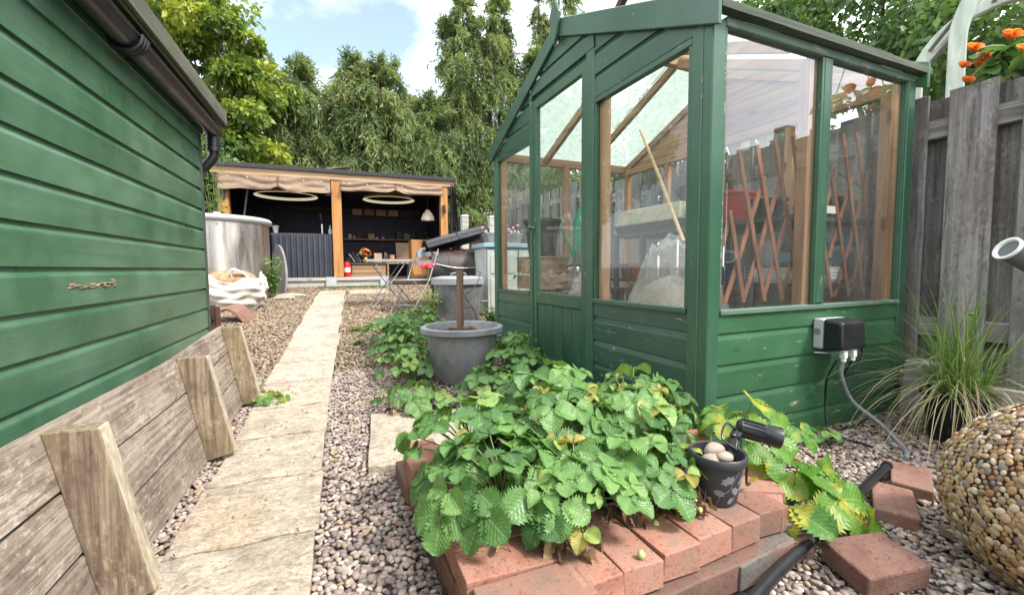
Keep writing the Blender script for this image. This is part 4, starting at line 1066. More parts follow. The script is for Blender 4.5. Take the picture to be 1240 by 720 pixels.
for sx in (-1, 1):
    for sy in (-1, 1): mb = MB(); mb.bx(sx * (w / 2 - .02) - .015, sx * (w / 2 - .02) + .015, sy * .13 - .015, sy * .13 + .015, 0, h - .02); mb.build('leg', M['mid_wood_x'], t)
pal = [M['card'], M['terracotta'], M['mid_wood_x'], M['card'], M['dark_wood_x']]
for k in range(5):      # row of small framed cards on the back rail
    u0 = 426 + k * 14.5; a, b = at(u0, 260.5 + k * .6, 10.07), at(u0 + 13, 252.5 + k * .6, 10.07)
    t = thing('wall_plaque', 'one of five small brown wooden plaques in a row on the back rail', 'plaque', ((a.x + b.x) / 2, 10.07, a.z), 0, 'plaques along the back rail of the shelter')
    mb = MB(); w, h = b.x - a.x, b.z - a.z; mb.bx(-w / 2, w / 2, 0, .015, 0, h); mb.build('frame', M['dark_wood_x'], t, .003); mb = MB(); mb.bx(-w / 2 + .015, w / 2 - .015, -.004, 0, .012, h - .012); mb.build('board', pal[k], t)
for k, (u, hh, lab) in enumerate(((424, .10, 'clear jar at the left end of the shelter shelf'), (429, .07, 'small pot second from the left on the shelter shelf'), (456, .05, 'tiny tin near the middle of the shelter shelf'), (464, .06, 'small tin right of the middle of the shelter shelf'))):
    p = at(u, 289, 10.1); p.z = 1.411
    mb = MB(); mb.lathe([(0, 0), (.035, 0), (.038, hh * .7), (.028, hh), (0, hh)], sides=12); tag(mb.build('jar', M['pale_grey'] if k % 2 == 0 else M['card'], None, loc=p), lab, 'jar')
for k, (u, v, lab) in enumerate(((334, 273, 'pale cup upturned on the counter behind the corrugated panel'), (400, 276, 'small bottle on the counter beside the middle post'))):
    p = at(u, 284, 8.35); mb = MB(); mb.lathe([(0, 0), (.03, 0), (.045, .10), (.06, .15), (.055, .15), (.02, .02), (0, .02)] if k == 0 else [(0, 0), (.03, 0), (.03, .08), (.012, .11), (.012, .16), (0, .16)], sides=14); tag(mb.build('cup' if k == 0 else 'bottle', M['pale_grey'], None, loc=p), lab, 'cup' if k == 0 else 'bottle')
for k, (u, v0, v1, uw, mt, lab) in enumerate(((432, 281, 289, 5, 'dark_wood_x', 'dark box on the left part of the shelter shelf'), (446, 283, 289, 7, 'card', 'low brown box near the middle of the shelter shelf'), (480, 280, 290, 6, 'dark_wood_x', 'dark box at the right part of the shelter shelf'), (489, 284, 291, 7, 'grey_plastic', 'low grey box at the right end of the shelter shelf'))):
    a, b = at(u, v1, 10.1), at(u + uw, v0, 10.1); t = thing('storage_box', lab, 'box', ((a.x + b.x) / 2, 10.1, 1.411)); w, h = b.x - a.x, b.z - a.z
    mb = MB(); mb.bx(-w / 2, w / 2, -.06, .06, 0, h * .8); mb.build('box_body', M[mt], t, .004); mb = MB(); mb.bx(-w / 2 - .006, w / 2 + .006, -.066, .066, h * .8, h); mb.build('lid', M[mt], t, .003)
p = at(390.5, 284, 8.35); t = thing('counter_tap', 'tall chrome beer tap on the counter behind the corrugated panel', 'tap', p)
M['steel'] = plain('steel', (.55, .53, .49), .28, .1, 8, metal=1.0)
mb = MB(); mb.tube([(0, 0, 0), (0, 0, .18)], .02, 10); mb.lathe([(.04, 0), (.04, .01), (0, .01)], sides=12); mb.build('column', M['steel'], t)
mb = MB(); mb.tube([(0, 0, .18), (-.01, -.02, .28), (-.02, -.03, .36)], [.014, .022, .026], 8, 3); mb.build('handle', M['black_plastic'], t)
mb = MB(); a = at(330, 285, 8.28); mb.bx(-.95, .0, -.14, .16, -.03, 0); tag(mb.build('counter', M['dark_wood_x'], None, .002, loc=(-.09, 8.30, 1.36)), 'dark bar counter top behind the corrugated panel', 'counter')
mb = MB(); mb.tube([(0, 0, 0), (.18, -.1, 1.1)], .018, 8); mb.lathe([(.03, 0), (.03, -.2), (.0, -.2)], sides=8); tag(mb.build('paddle', M['grey_plastic'], None, loc=at(291, 300, 8.4)), 'thin grey pole leaning in the left bay of the shelter', 'pole')

# ------------------------------------------------ steel tub, bag, and clutter beyond the shed
def m_tub():
    m = Mt('galvanised_steel', .3, .5, .9)
    n = m.noise(m.vec((5, 5, .7)), 2.2, 5, .6); m.col(m.ramp(n, [(.3, (.30, .27, .24)), (.5, (.48, .45, .41)), (.7, (.62, .58, .52))]))
    w = m.n('TexWave', wave_type='BANDS', bands_direction='Z'); m.l(m.vec((1, 1, 1), offset=False), w.inputs['Vector']); w.inputs['Scale'].default_value = 42
    m.rough(m.ramp(n, [(.3, .22), (.7, .45)])); m.bump(w.outputs['Fac'], .22, .004); return m.m
tx, ty = -1.56, 6.95; tz = ground_z(tx, ty)
t = thing('steel_tub', 'round galvanised steel hot tub with a grey rim beyond the green shed', 'hot tub', (tx, ty, tz))
mb = MB(); mb.lathe([(.62, 0), (.65, .02), (.655, 1.0), (.62, 1.0), (.61, .5), (0, .5)], sides=56); mb.build('shell', m_tub(), t)
mb = MB(); mb.lathe([(.655 + .042 * math.cos(a), 1.03 + .042 * math.sin(a)) for a in np.linspace(0, 6.283, 13)], sides=56); mb.build('rim', plain('grey_foam_rim', (.38, .39, .39), .6, .12, 10), t)
mb = MB(); q = at(263, 262, 6.35); mb.box((q.x - tx, q.y - ty, 1.06), (.07, .05, .07)); mb.tube([(q.x - tx, q.y - ty - .02, 1.05), (q.x - tx + .01, q.y - ty - .03, .95)], .012, 8); mb.build('fitting', M['pale_grey'], t)

bx_, by_ = -1.20, 6.02; bz_ = ground_z(bx_, by_)
t = thing('rubble_bag', 'white woven bag full of orange brown soil below the steel tub', 'bag', (bx_, by_, bz_))
mb = MB(); vs = []; n, rows = 64, 26
for j in range(rows + 1):
    v = j / rows
    for i in range(n):
        a = 2 * math.pi * i / n; ca, sa = math.cos(a), math.sin(a)
        e = (abs(ca) ** 4 + abs(sa) ** 4) ** -.25
        rr = (.27 + .06 * math.sin(v * 2.9)) * (1 + .035 * math.sin(a * 5 + v * 9) + .03 * math.sin(a * 9 - v * 14) + .03 * math.sin(v * 25 + a * 3))
        top = .37 + .04 * math.sin(a * 2 + 1) + .03 * math.sin(a * 5)
        vs.append((rr * e * ca * 1.08, rr * e * sa * .9, top * v + .006 * math.sin(a * 11)))
mb.add(vs, [(j * n + i, j * n + (i + 1) % n, (j + 1) * n + (i + 1) % n, (j + 1) * n + i) for j in range(rows) for i in range(n)], .5, True)
o = mb.build('sack', plain('woven_white', (.55, .51, .45), .7, .18, 14, bump=.8, dirt=(.30, .22, .15), dirt_amt=.65), t, sharp=180); mo = o.modifiers.new('t', 'SOLIDIFY'); mo.thickness = .006
mb = MB(); mb.blob((0, 0, .30), (.29, .24, .15), 26, 14, .06); mb.build('soil', plain('orange_soil', (.34, .20, .11), .95, .45, 24, bump=1.0), t)
mb = MB(); mb.tube([(.05, -.2, .36), (.06, -.24, .46), (.14, -.2, .43), (.22, -.12, .34)], [.02, .035, .03, .02], 8, 4, squash=.4); mb.build('handle_loop', M['white'], t)
rx, ry = -.98, 5.15; rz = ground_z(rx, ry)
mb = MB(); pr = [(-.22, .115), (-.04, .15), (.03, .11), (.11, .0)]
P2 = [(x, -.15, z) for x, z in pr] + [(x - .012, -.15, z - .016) for x, z in reversed(pr)]
mb.prism(P2, (0, .32, 0)); o = tag(mb.build('ridge_tile', plain('red_brown_tile', (.21, .105, .075), .75, .3, 14, bump=.4, dirt=(.12, .08, .06)), None, .003, loc=(rx, ry, rz + .01)), 'red brown folded roof tile lying on the gravel by the shed corner', 'roof tile'); o.rotation_euler = (R(4), 0, R(-8))
t = thing('timber_offcut', 'short upright brown plank with a black bolt by the shed corner', 'plank', (at(262, 400, 4.72).x, 4.72, ground_z(0, 4.72) - .01))
mb = MB(); mb.bx(-.075, .0, -.02, .02, 0, .25); mb.bx(.002, .035, -.025, .02, 0, .235); mb.build('board', M['dark_wood'], t, .003); mb = MB(); mb.tube([(-.02, -.02, .13), (.0, -.07, .13)], .012, 8); mb.lathe([(.0, 0), (.025, 0), (.025, .015), (0, .015)], (-.02, -.03, .13), 10, axis=Matrix.Rotation(R(90), 3, 'X')); mb.build('bolt', M['black_matte'], t)
# leaning oval board
mb = MB(); n = 36; f_, b_ = [], []
for i in range(n):
    a = 2 * math.pi * i / n; x = .15 * math.cos(a); z = .40 + .40 * math.sin(a); f_.append((x, 0, z))
mb.prism(f_, (0, .035, 0)); o = mb.build('oval_board', plain('weathered_grey_top', (.21, .20, .19), .85, .25, 9, bump=.4), None, .006, 2, loc=(-.80, 7.15, ground_z(0, 7.15) - .02)); o.rotation_euler = (R(-8), R(-17), R(-48))
tag(o, 'grey weathered oval board leaning upright in front of the corrugated panel', 'board')
for k, (u, v, w, lab) in enumerate(((352, 358, .42, 'long flat grey stone lying at the foot of the oval board'), (344, 362, .3, 'short flat stone lying in front of the oval board'))):
    mb = MB(); mb.blob((0, 0, .0), (w / 2, .09, .035), 16, 8, .06); tag(mb.build('flat_stone', M['stone'], None, loc=(at(u, v, 6.9 - .25 * k).x, 6.9 - .25 * k, ground_z(0, 6.9 - .25 * k) + .015)), lab, 'stone')

# ------------------------------------------------ bistro table and chair
M['chair'] = plain('pale_grey_metal', (.27, .28, .27), .5, .12, 16)
bx0, by0 = .57, 5.65; g0 = ground_z(0, by0)
t = thing('bistro_table', 'folding grey metal bistro table on the gravel before the shelter', 'table', (bx0, by0, g0), R(4))
H = .60
mb = MB(); mb.bx(-.28, .28, -.2, .2, H - .012, H); mb.bx(-.285, .285, -.205, -.20, H - .03, H + .002); mb.build('tabletop', M['chair'], t, .003)
for s in (-1, 1):
    for d in (-1, 1):
        mb = MB(); mb.tube([(d * .20, s * .17, H - .015), (-d * .22, s * (.17 - .012 * d), .0)], .0065, 8); mb.build('leg', M['chair'], t)
mb = MB(); mb.tube([(-.22, -.17, .03), (-.22, .17, .03)], .007, 6); mb.tube([(.22, -.17, .03), (.22, .17, .03)], .007, 6); mb.build('stretcher', M['chair'], t)
cxp = at(500, 340, 5.2); g1 = ground_z(0, 5.2)
t = thing('bistro_chair', 'folding grey bistro chair with slatted back facing the bistro table', 'chair', (cxp.x, 5.2, g1), R(38))
for k in range(5): mb = MB(); mb.bx(-.19, .19, -.17 + k * .07, -.11 + k * .07, .385, .397); mb.build('seat_slat', M['chair'], t, .002)
for k, z in enumerate((.60, .70)): mb = MB(); mb.box((.23 + k * .028, 0, z), (.014, .36, .055), (0, R(14), 0)); mb.build('back_slat', M['chair'], t, .003)
for s in (-1, 1):
    mb = MB(); mb.tube([(-.22, s * .17, 0), (.10, s * .17, .40), (.27, s * .17, .76)], .007, 8); mb.build('back_leg', M['chair'], t)
    mb = MB(); mb.tube([(.24, s * .155, 0), (-.16, s * .155, .39)], .007, 8); mb.build('front_leg', M['chair'], t)
mb = MB(); mb.tube([(-.14, -.17, .10), (-.14, .17, .10)], .006, 6); mb.tube([(.18, -.155, .06), (.18, .155, .06)], .006, 6); mb.build('stretcher', M['chair'], t)
for k, (dx, dy, c, lab) in enumerate(((-.02, -.05, 'black_matte', 'small dark bottle standing on the bistro table'), (.06, .05, 'terracotta', 'small red tin on the bistro table'))):
    mb = MB(); mb.lathe([(0, 0), (.022, 0), (.022, .05), (.012, .07), (.012, .085), (0, .085)] if k == 0 else [(0, 0), (.03, 0), (.03, .06), (.028, .062), (0, .062)], sides=12); tag(mb.build('bottle' if k == 0 else 'tin', M[c], None, loc=(bx0 + dx, by0 + dy, g0 + H)), lab, 'bottle' if k == 0 else 'tin')

# ------------------------------------------------ dustbin, barrel barbecue, cabinet, dark fence
dx_, dy_ = 1.20, 4.62; dz_ = ground_z(0, dy_)
t = thing('dustbin', 'grey plastic dustbin with flat lid beside the greenhouse corner', 'dustbin', (dx_, dy_, dz_))
mb = MB(); mb.lathe([(0, 0), (.215, 0), (.225, .01), (.262, .42), (.268, .45), (.255, .45)], sides=40)
for k in range(18):
    a = k * 2 * math.pi / 18; mb.bar((.218 * math.cos(a), .218 * math.sin(a), .03), (.255 * math.cos(a), .255 * math.sin(a), .38), .012, .01)
mb.build('body', M['grey_plastic'], t)
lidm = MB(); lidm.lathe([(0, .492), (.18, .488), (.272, .472), (.284, .462), (.286, .40), (.278, .40)], sides=40); lid = lidm.build('lid', plain('bin_lid', (.26, .275, .29), .3, .1, 8), t)
mb = MB(); mb.tube([(-.075, -.03, .488), (-.07, -.03, .515), (.07, -.03, .515), (.075, -.03, .488)], .011, 8, 4); mb.build('handle', M['grey_plastic'], lid)
for s in (-1, 1): mb = MB(); mb.box((s * .285, 0 if s > 0 else -.06, .20), (.10, .14, .02)); mb.build('handle', M['grey_plastic'], t, .006)

q = at(548, 330, 5.35)
t = thing('barrel_barbecue', 'black and rusty oil drum barbecue with its half round lid raised', 'barbecue', (1.36, 5.40, ground_z(0, 5.4)), R(-6))
M['rusty'] = plain('rusty_drum', (.025, .022, .024), .5, .4, 7, dirt=(.16, .065, .03), dirt_amt=.45)
mb = MB(); hz0 = .66
mb.lathe([(0, -.30), (.25, -.30), (.25, -.1), (.256, -.1), (.256, -.09), (.25, -.09), (.25, .1), (.256, .1), (.256, .11), (.25, .11), (.25, .30), (0, .30)], (0, 0, hz0 - .16), 32, axis=Matrix.Rotation(R(90), 3, 'Y'))
mb.build('drum', M['rusty'], t)
mb = MB()
half = [(.235 * math.cos(a), .235 * math.sin(a) * .55) for a in np.linspace(0, math.pi, 17)]
mb.prism([(-.30, y, z) for y, z in half] + [(-.30, y * .96, z - .012) for y, z in reversed(half)], (.80, 0, 0), .5, True)
for xx in (-.30, .10, .49): mb.tube([(xx, y, z + .004) for y, z in half], .010, 6)
lid = mb.build('lid', M['black_plastic'], t); lid.location = (-.06, .02, .80); lid.rotation_euler = (R(-10), R(-16), R(5))
mb = MB(); mb.tube([(-.31, -.05, .03), (-.37, -.06, .02), (-.40, -.06, -.04)], .022, 8, 3); mb.blob((-.40, -.06, -.055), (.035, .03, .028), 8, 6); mb.build('lid_end', M['pale_grey'], lid)
for sx in (-1, 1):
    for sy in (-1, 1): mb = MB(); mb.tube([(sx * .24, sy * .2, hz0 - .3), (sx * .27, sy * .24, 0)], .016, 8); mb.build('leg', M['black_matte'], t)
mb = MB(); mb.tube([(.02, .24, hz0 - .05), (.02, .26, .84)], .014, 8); mb.build('lid_prop', M['black_matte'], t)
mb = MB(); mb.tube([(-.26, -.24, hz0 - .10), (.0, -.28, hz0 - .15), (.26, -.255, hz0 - .14)], .008, 6, 3); mb.build('handle_bar', M['steel'], t)
t = thing('storage_cabinet', 'pale grey green cabinet with a blue top behind the greenhouse', 'cabinet', (1.96, 4.95, ground_z(0, 4.95)))
pg = plain('pale_green_paint', (.40, .44, .40), .6, .1, 7, dirt=(.26, .27, .22), dirt_amt=.5)
mb = MB(); mb.bx(-.40, .40, -.22, .22, 0, .78); mb.build('carcass', pg, t, .004)
for k in range(2): mb = MB(); mb.bx(-.385 + k * .39, -.01 + k * .39, -.24, -.221, .03, .75); dd = mb.build('door', pg, t, .005); mb = MB(); mb.blob((-.05 + k * .10, -.252, .45), .016, 8, 6); mb.build('knob', M['black_matte'], dd); mb = MB(); mb.bx(-.35 + k * .39, -.05 + k * .39, -.247, -.2405, .48, .70); mb.bx(-.35 + k * .39, -.05 + k * .39, -.247, -.2405, .08, .42); mb.build('panel', pg, dd, .004)
mb = MB(); mb.bx(-.43, .43, -.26, .25, .781, .83); mb.build('lid', plain('grey_blue_lid', (.25, .36, .42), .5, .1, 6), t, .005)
t = thing('planter_trough', 'trailing pink flowered planter on the blue topped cabinet', 'planter', (1.86, 4.98, ground_z(0, 4.95) + .83))
mb = MB(); mb.hexa([(-.2, -.08, 0), (.2, -.08, 0), (.2, .08, 0), (-.2, .08, 0), (-.24, -.1, .13), (.24, -.1, .13), (.24, .1, .13), (-.24, .1, .13)]); mb.build('trough', M['grey_plastic'], t, .005)
bm_ = plain('pale_pink_bloom', (.55, .33, .37), .7, .3, 30)
for k in range(24): mb = MB(); mb.blob((random.uniform(-.26, .22), random.uniform(-.13, .1), random.uniform(.1, .24)), random.uniform(.012, .022), 6, 4, .2); mb.build('bloom', bm_, t)
# dark back fence with pale posts
t = thing('boarded_fence', 'dark brown close boarded fence panel behind the barbecue', 'fence', (2.0, 6.9, .40))
mb = MB()
for k in range(11): mb.bx(-.05 + k * .078, .02 + k * .078, -.012, .012, 0, 1.0 + .02 * math.sin(k * 2.3))
mb.build('boards', M['dark_wood'], t, .002)
mb = MB(); mb.bx(-.05, .85, .0125, .05, .2, .27); mb.bx(-.05, .85, .0125, .05, .75, .82); mb.build('rail', M['dark_wood_x'], t)
for u, lab in ((563, 'pale fence post standing left of the dark fence panel'), (596, 'pale fence post standing at the greenhouse end of the dark panel')):
    t = thing('fence_post', lab, 'post', (at(u, 300, 6.82).x, 6.82, .36))
    mb = MB(); mb.bx(-.055, .055, -.05, .05, 0, 1.22); mb.build('shaft', M['sleeper'], t, .006); mb = MB(); mb.box((0, 0, 1.235), (.12, .11, .028), None, None, 0, .7); mb.build('cap', M['sleeper'], t)
mb = MB(); mb.tube([(2.0, 6.5, 1.78), (2.4, 6.5, 1.66), (2.75, 6.4, 1.70)], .006, 5, 5); tag(mb.build('overhead_wire', M['black_matte']), 'thin black wire sagging across the trees right of the shelter', 'wire')
# corner post of the pergola/log pile by the shelter
t = thing('timber_post', 'thick pale squared post standing right of the shelter', 'post', (at(541, 300, 7.7).x, 7.7, .43)); mb = MB(); mb.bx(-.075, .075, -.07, .07, 0, .80); mb.build('shaft', M['mid_wood_x'], t, .005); mb = MB(); mb.box((0, 0, .81), (.15, .14, .02), None, None, 0, .8); mb.build('weathered_top', M['sleeper'], t)
# ================================================================== BRICK BED
def m_brick(name, c0, c1, c2):
    m = Mt(name, .85, .2)
    n1 = m.noise(m.vec((1, 1, 1)), 9, 6, .65); n2 = m.noise(m.vec((1, 1, 1)), 90, 3, .6)
    c = m.ramp(n1, [(.3, c0), (.5, c1), (.72, c2)])
    c = m.mix(m.ramp(n2, [(.34, .65), (.45, 0), (.6, 0), (.72, .5)]), c, scl(c0, .55))
    st = m.noise(m.vec((1, 1, 1)), 4.5, 7, .7); c = m.mix(m.ramp(st, [(.44, 0), (.62, .8)]), c, (.17, .115, .09))
    ef = m.noise(m.vec((1, 1, 1)), 6.5, 5, .6); c = m.mix(m.ramp(ef, [(.62, 0), (.72, .45)]), c, (.50, .40, .33))
    hs = m.n('HueSaturation'); m.l(c, hs.inputs['Color']); m.put(hs.inputs['Value'], m.math('ADD', m.math('MULTIPLY', m.attr(), .55), .72)); m.col(hs.outputs[0])
    m.bump(m.math('ADD', n1, m.math('MULTIPLY', n2, .35)), .55, .006); return m.m
M['brick'] = m_brick('red_brick', (.24, .108, .075), (.36, .175, .125), (.45, .27, .20))
M['brick_dark'] = m_brick('red_brown_brick', (.165, .085, .065), (.245, .13, .10), (.32, .185, .145))
M['brick_grey'] = m_brick('grey_brick', (.12, .115, .105), (.20, .19, .175), (.27, .255, .235))
bed = thing('brick_bed', 'low raised bed edged with dry laid red bricks below the greenhouse', 'raised bed')
top = MB(); low = MB(); gry = MB()
def brick(mb, cx, cy, cz, L=.215, Wd=.1025, H=.065, rz=0, ro=(0, 0)):
    mb.box((cx, cy, cz), (L, Wd, H), (ro[0], ro[1], rz), None, .0025)
for k in range(7):                                     # left edge, headers lying across it
    y = .665 + .107 * k + random.uniform(-.002, .002)
    brick(top, .325 + random.uniform(-.008, .008) - (y - .66) * .045, y + .05, .108 + random.uniform(-.003, .003), rz=R(random.uniform(-2, 2)), ro=(R(random.uniform(-1, 1)), R(random.uniform(-1.5, 1))))
brick(top, .245, 1.345 + .08, .105, Wd=.1025, rz=R(91))
for k in range(4): brick(low, .268 - .016 * k, .78 + k * .222, .036, rz=R(93))
for k in range(4): brick(low, .31 + .2 * k + .10, .715 + .012 * k, .036, rz=R(3))
for k in range(6):                                     # front edge
    x = .455 + .108 * k; y = .79 + .010 * k
    brick(top, x, y, .108 + random.uniform(-.003, .003), rz=R(91 + random.uniform(-1.5, 2.5)), ro=(R(random.uniform(-1, 1)), 0))
brick(top, 1.085, .905, .110, L=.215, Wd=.14, rz=R(64)); brick(top, 1.035, .80, .104, L=.10, Wd=.1, rz=R(40))
brick(top, 1.16, 1.15, .104, rz=R(66)); brick(low, 1.10, .78, .034, L=.12, rz=R(55)); brick(gry, 1.16, .92, .034, rz=R(64)); brick(gry, 1.085, .765, .066, L=.1, H=.05, rz=R(58)); brick(gry, .93, .745, .036, rz=R(5)); brick(gry, 1.21, 1.13, .034, rz=R(66))
top.build('brick_edging', M['brick'], bed, .003, 2); low.build('lower_course', M['brick_dark'], bed, .004, 2); gry.build('lower_course', M['brick_grey'], bed, .004, 2)
mb = MB(); n = 26; vs = []
for j in range(n + 1):
    for i in range(n + 1):
        x = .33 + .78 * i / n; y = .84 + .62 * j / n
        vs.append((x, y, .118 + .03 * math.sin(i / n * math.pi) * math.sin(j / n * math.pi) + random.uniform(-.006, .006)))
mb.add(vs, [(j * (n + 1) + i, j * (n + 1) + i + 1, (j + 1) * (n + 1) + i + 1, (j + 1) * (n + 1) + i) for j in range(n) for i in range(n)], .5, True)
mb.build('soil', M['potting_soil'], bed)
# loose bricks on the gravel
def loose(c, rz, lab, mat, ro=(0, 0), d=(.20, .11, .065)):
    mb = MB(); mb.box((0, 0, 0), d, None, None, .003); o = mb.build('brick', M[mat], None, .006, 2, loc=c); o.rotation_euler = (ro[0], ro[1], rz); tag(o, lab, 'brick')
loose((1.165, .602, .040), R(-14), 'loose reddish brick lying tilted on the gravel in front', 'brick_dark', (R(5), R(-4)), (.165, .125, .06))
loose((1.55, .755, .010), R(30), 'reddish brick sunk in gravel beside the black conduit', 'brick_dark', d=(.215, .105, .065))
loose((1.775, .822, .012), R(27), 'reddish brick sunk in gravel below the grass pot', 'brick_dark', d=(.215, .105, .065))

# ================================================================== LEAVES
class Leaves:
    def __init__(s): s.V = []; s.F = []; s.r = []; s.uv = []; s.n = 0
    rows, cols = 21, 7
    def leaflet(s, base, fwd, nrm, L, Wd, fold=.25, curl=.25, rnd=.5, tooth=.30, shape=1.14, sharp=.60, wav=0.03):
        fwd = np.array(fwd, float); fwd /= np.linalg.norm(fwd); nrm = np.array(nrm, float); nrm -= fwd * nrm.dot(fwd); nrm /= max(np.linalg.norm(nrm), 1e-6)
        rt = np.cross(fwd, nrm)
        v = np.linspace(0, 1, s.rows)[:, None]; u = np.linspace(-1, 1, s.cols)[None]
        w = np.clip(1 - np.abs(2 * np.clip(v, .004, .992) ** shape - 1) ** 2.3, 0, 1) ** sharp
        te = 1 + tooth * np.where(np.arange(s.rows) % 2 == 0, -.5, .5)[:, None] * (np.abs(u) > .9)
        x = u * w * te * Wd / 2
        ph = rng.uniform(0, 6.28)
        z = fold * np.abs(x) - curl * L * v ** 2 + wav * L * np.sin(v * 11 + ph + u * 2) * np.abs(u) + .01 * L * np.sin(v * 25) * np.abs(u) + .012 * L * np.cos(v * 8 * 2 * np.pi - np.abs(u) * 20)
        y = v * L + .12 * L * (np.abs(u) ** 2) * (np.where(np.arange(s.rows) % 2 == 0, .3, -.2)[:, None]) * .5
        P = np.array(base)[None, None] + y[..., None] * fwd + x[..., None] * rt + z[..., None] * nrm
        n = s.rows * s.cols
        s.V.append(P.reshape(-1, 3)); s.r.append(np.full(n, rnd)); s.uv.append(np.stack([np.broadcast_to(u, (s.rows, s.cols)), np.broadcast_to(v, (s.rows, s.cols)), np.full((s.rows, s.cols), rnd)], -1).reshape(-1, 3))
        i, j = np.meshgrid(np.arange(s.cols - 1), np.arange(s.rows - 1)); b = s.n + j * s.cols + i
        s.F.append(np.stack([b, b + 1, b + s.cols + 1, b + s.cols], -1).reshape(-1, 4)); s.n += n
    def build(s, name, mat, parent=None):
        return np_mesh(name, np.concatenate(s.V), np.concatenate(s.F), mat, np.concatenate(s.r), np.concatenate(s.uv), True, parent)

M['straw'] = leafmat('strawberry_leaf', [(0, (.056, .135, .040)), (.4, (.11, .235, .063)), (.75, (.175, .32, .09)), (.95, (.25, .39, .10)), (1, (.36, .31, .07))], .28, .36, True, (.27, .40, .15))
M['straw_yellow'] = leafmat('yellowing_leaf', [(0, (.07, .19, .03)), (.5, (.13, .27, .04)), (.85, (.22, .34, .05)), (1, (.36, .38, .05))], .32, .42, True, (.32, .42, .12), patch=(.42, .38, .05))
M['straw_stem'] = plain('leaf_stalk', (.15, .20, .06), .6, .3, 20)
M['dry_leaf'] = leafmat('dry_leaf', [(0, (.10, .055, .03)), (.5, (.22, .13, .07)), (1, (.36, .24, .13))], .15, .8)
M['runner'] = plain('dry_runner', (.16, .085, .06), .8, .4, 30)
M['berry'] = plain('unripe_berry', (.42, .50, .18), .45, .15, 60, bump=.5)

def strawberry(label, x, y, z0, rad, h, n, size, seed, mat='straw', group=None, cx=0, cy=0, dry=0, berries=0, low=.5, name='strawberry_plant', broad=.88, lean=.6):
    r = random.Random(seed)
    t = thing(name, label, 'plant', (x, y, z0), 0, group)
    lv, st = Leaves(), MB()
    for k in range(n):
        a = k * 2.39996 + r.uniform(-.3, .3); q = math.sqrt((k + .5) / n)
        tip = Vector((cx * q + rad * q * math.cos(a), cy * q + rad * q * math.sin(a), h * (1 - low * q * q) * r.uniform(.80, 1.06)))
        m1 = Vector((tip.x * .35, tip.y * .35, tip.z * .62))
        st.tube([(r.uniform(-.02, .02), r.uniform(-.02, .02), 0), m1, tip], [.0032, .0026, .0018], 5, 3)
        out = Vector((tip.x, tip.y, 0)); out = out.normalized() if out.length > .01 else Vector((1, 0, 0))
        out = (out + Vector((r.uniform(-.5, .5), r.uniform(-.5, .5), 0))).normalized()
        tl = (q * lean + r.uniform(-.35, .5))
        fwd = (out * math.cos(tl) - Vector((0, 0, 1)) * math.sin(tl)).normalized(); nrm = (Vector((0, 0, 1)) * math.cos(tl) + out * math.sin(tl)); side = fwd.cross(nrm)
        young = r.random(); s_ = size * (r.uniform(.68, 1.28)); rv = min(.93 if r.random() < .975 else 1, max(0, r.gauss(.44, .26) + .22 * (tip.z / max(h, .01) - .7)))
        fold = r.uniform(.15, .55) if young < .85 else r.uniform(.6, 1.0)
        if young > .88: s_ *= .6; rv = min(1, rv + .35)
        for ang in (0, 1.30, -1.30):
            d = fwd * math.cos(ang) + side * math.sin(ang)
            nn = nrm + side * (.18 * math.sin(ang)) * r.uniform(-.5, 1.5)
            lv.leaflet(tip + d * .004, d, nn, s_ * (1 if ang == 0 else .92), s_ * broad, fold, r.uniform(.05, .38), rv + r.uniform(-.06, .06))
    lv.build('leaves', M[mat], t); st.build('stalks', M['straw_stem'], t)
    if dry:
        dl = Leaves(); ds = MB()
        for k in range(dry):
            a = r.uniform(-2.8, -.4); q = rad * r.uniform(.5, 1.05); p = Vector((q * math.cos(a), q * math.sin(a), r.uniform(.01, .06)))
            d = Vector((math.cos(a + r.uniform(-1, 1)), math.sin(a + r.uniform(-1, 1)), r.uniform(-.9, .2)))
            ds.tube([(p.x * .8, p.y * .8, p.z + .05), (p.x * 1.0, p.y * 1.0, p.z + .02), (p.x * 1.12 + r.uniform(-.03, .03), p.y * 1.12 + r.uniform(-.03, .02), .004)], .0016, 4, 3)
            dl.leaflet(p, d, Vector((r.uniform(-.6, .6), r.uniform(-.6, .6), 1)), r.uniform(.03, .055), r.uniform(.015, .035), r.uniform(.8, 1.8), r.uniform(-.5, .7), r.random(), wav=.1)
            ds.tube([(p.x * .3, p.y * .3, .03), (p.x * .7, p.y * .7, .06), p], .0014, 4, 3)
        dl.build('dry_leaves', M['dry_leaf'], t); ds.build('runners', M['runner'], t)
    for k in range(berries):
        a = r.uniform(-2.3, -.6); q = rad * r.uniform(.85, 1.15)
        mb = MB(); mb.blob((q * math.cos(a), q * math.sin(a), .012 + r.uniform(0, .03)), (.0085, .0085, .010), 9, 7); mb.build('berry', M['berry'], t)
    return t
GB = None
BEDP = [
 ('strawberry plant spilling over the back left corner of the brick bed', .36, 1.24, .20, .23, 26, .062, 0, 0),
 ('strawberry plant overhanging the left edge bricks, largest leaf drooping outwards', .37, 1.00, .21, .20, 28, .066, 4, 0),
 ('strawberry plant at the front left of the bed above the corner bricks', .52, .90, .17, .19, 24, .060, 8, 1),
 ('strawberry plant in the middle of the brick bed', .60, 1.12, .22, .27, 32, .064, 0, 0),
 ('tall strawberry plant at the back of the brick bed below the greenhouse door', .68, 1.36, .22, .29, 22, .074, 0, 0),
 ('strawberry plant at the front of the bed among brown dry leaves', .74, .93, .15, .19, 24, .058, 30, 2),
 ('strawberry plant right of the middle of the brick bed', .83, 1.12, .19, .25, 28, .062, 4, 0),
 ('strawberry plant at the back right of the bed by the greenhouse corner', .98, 1.28, .20, .25, 26, .062, 0, 0),
]
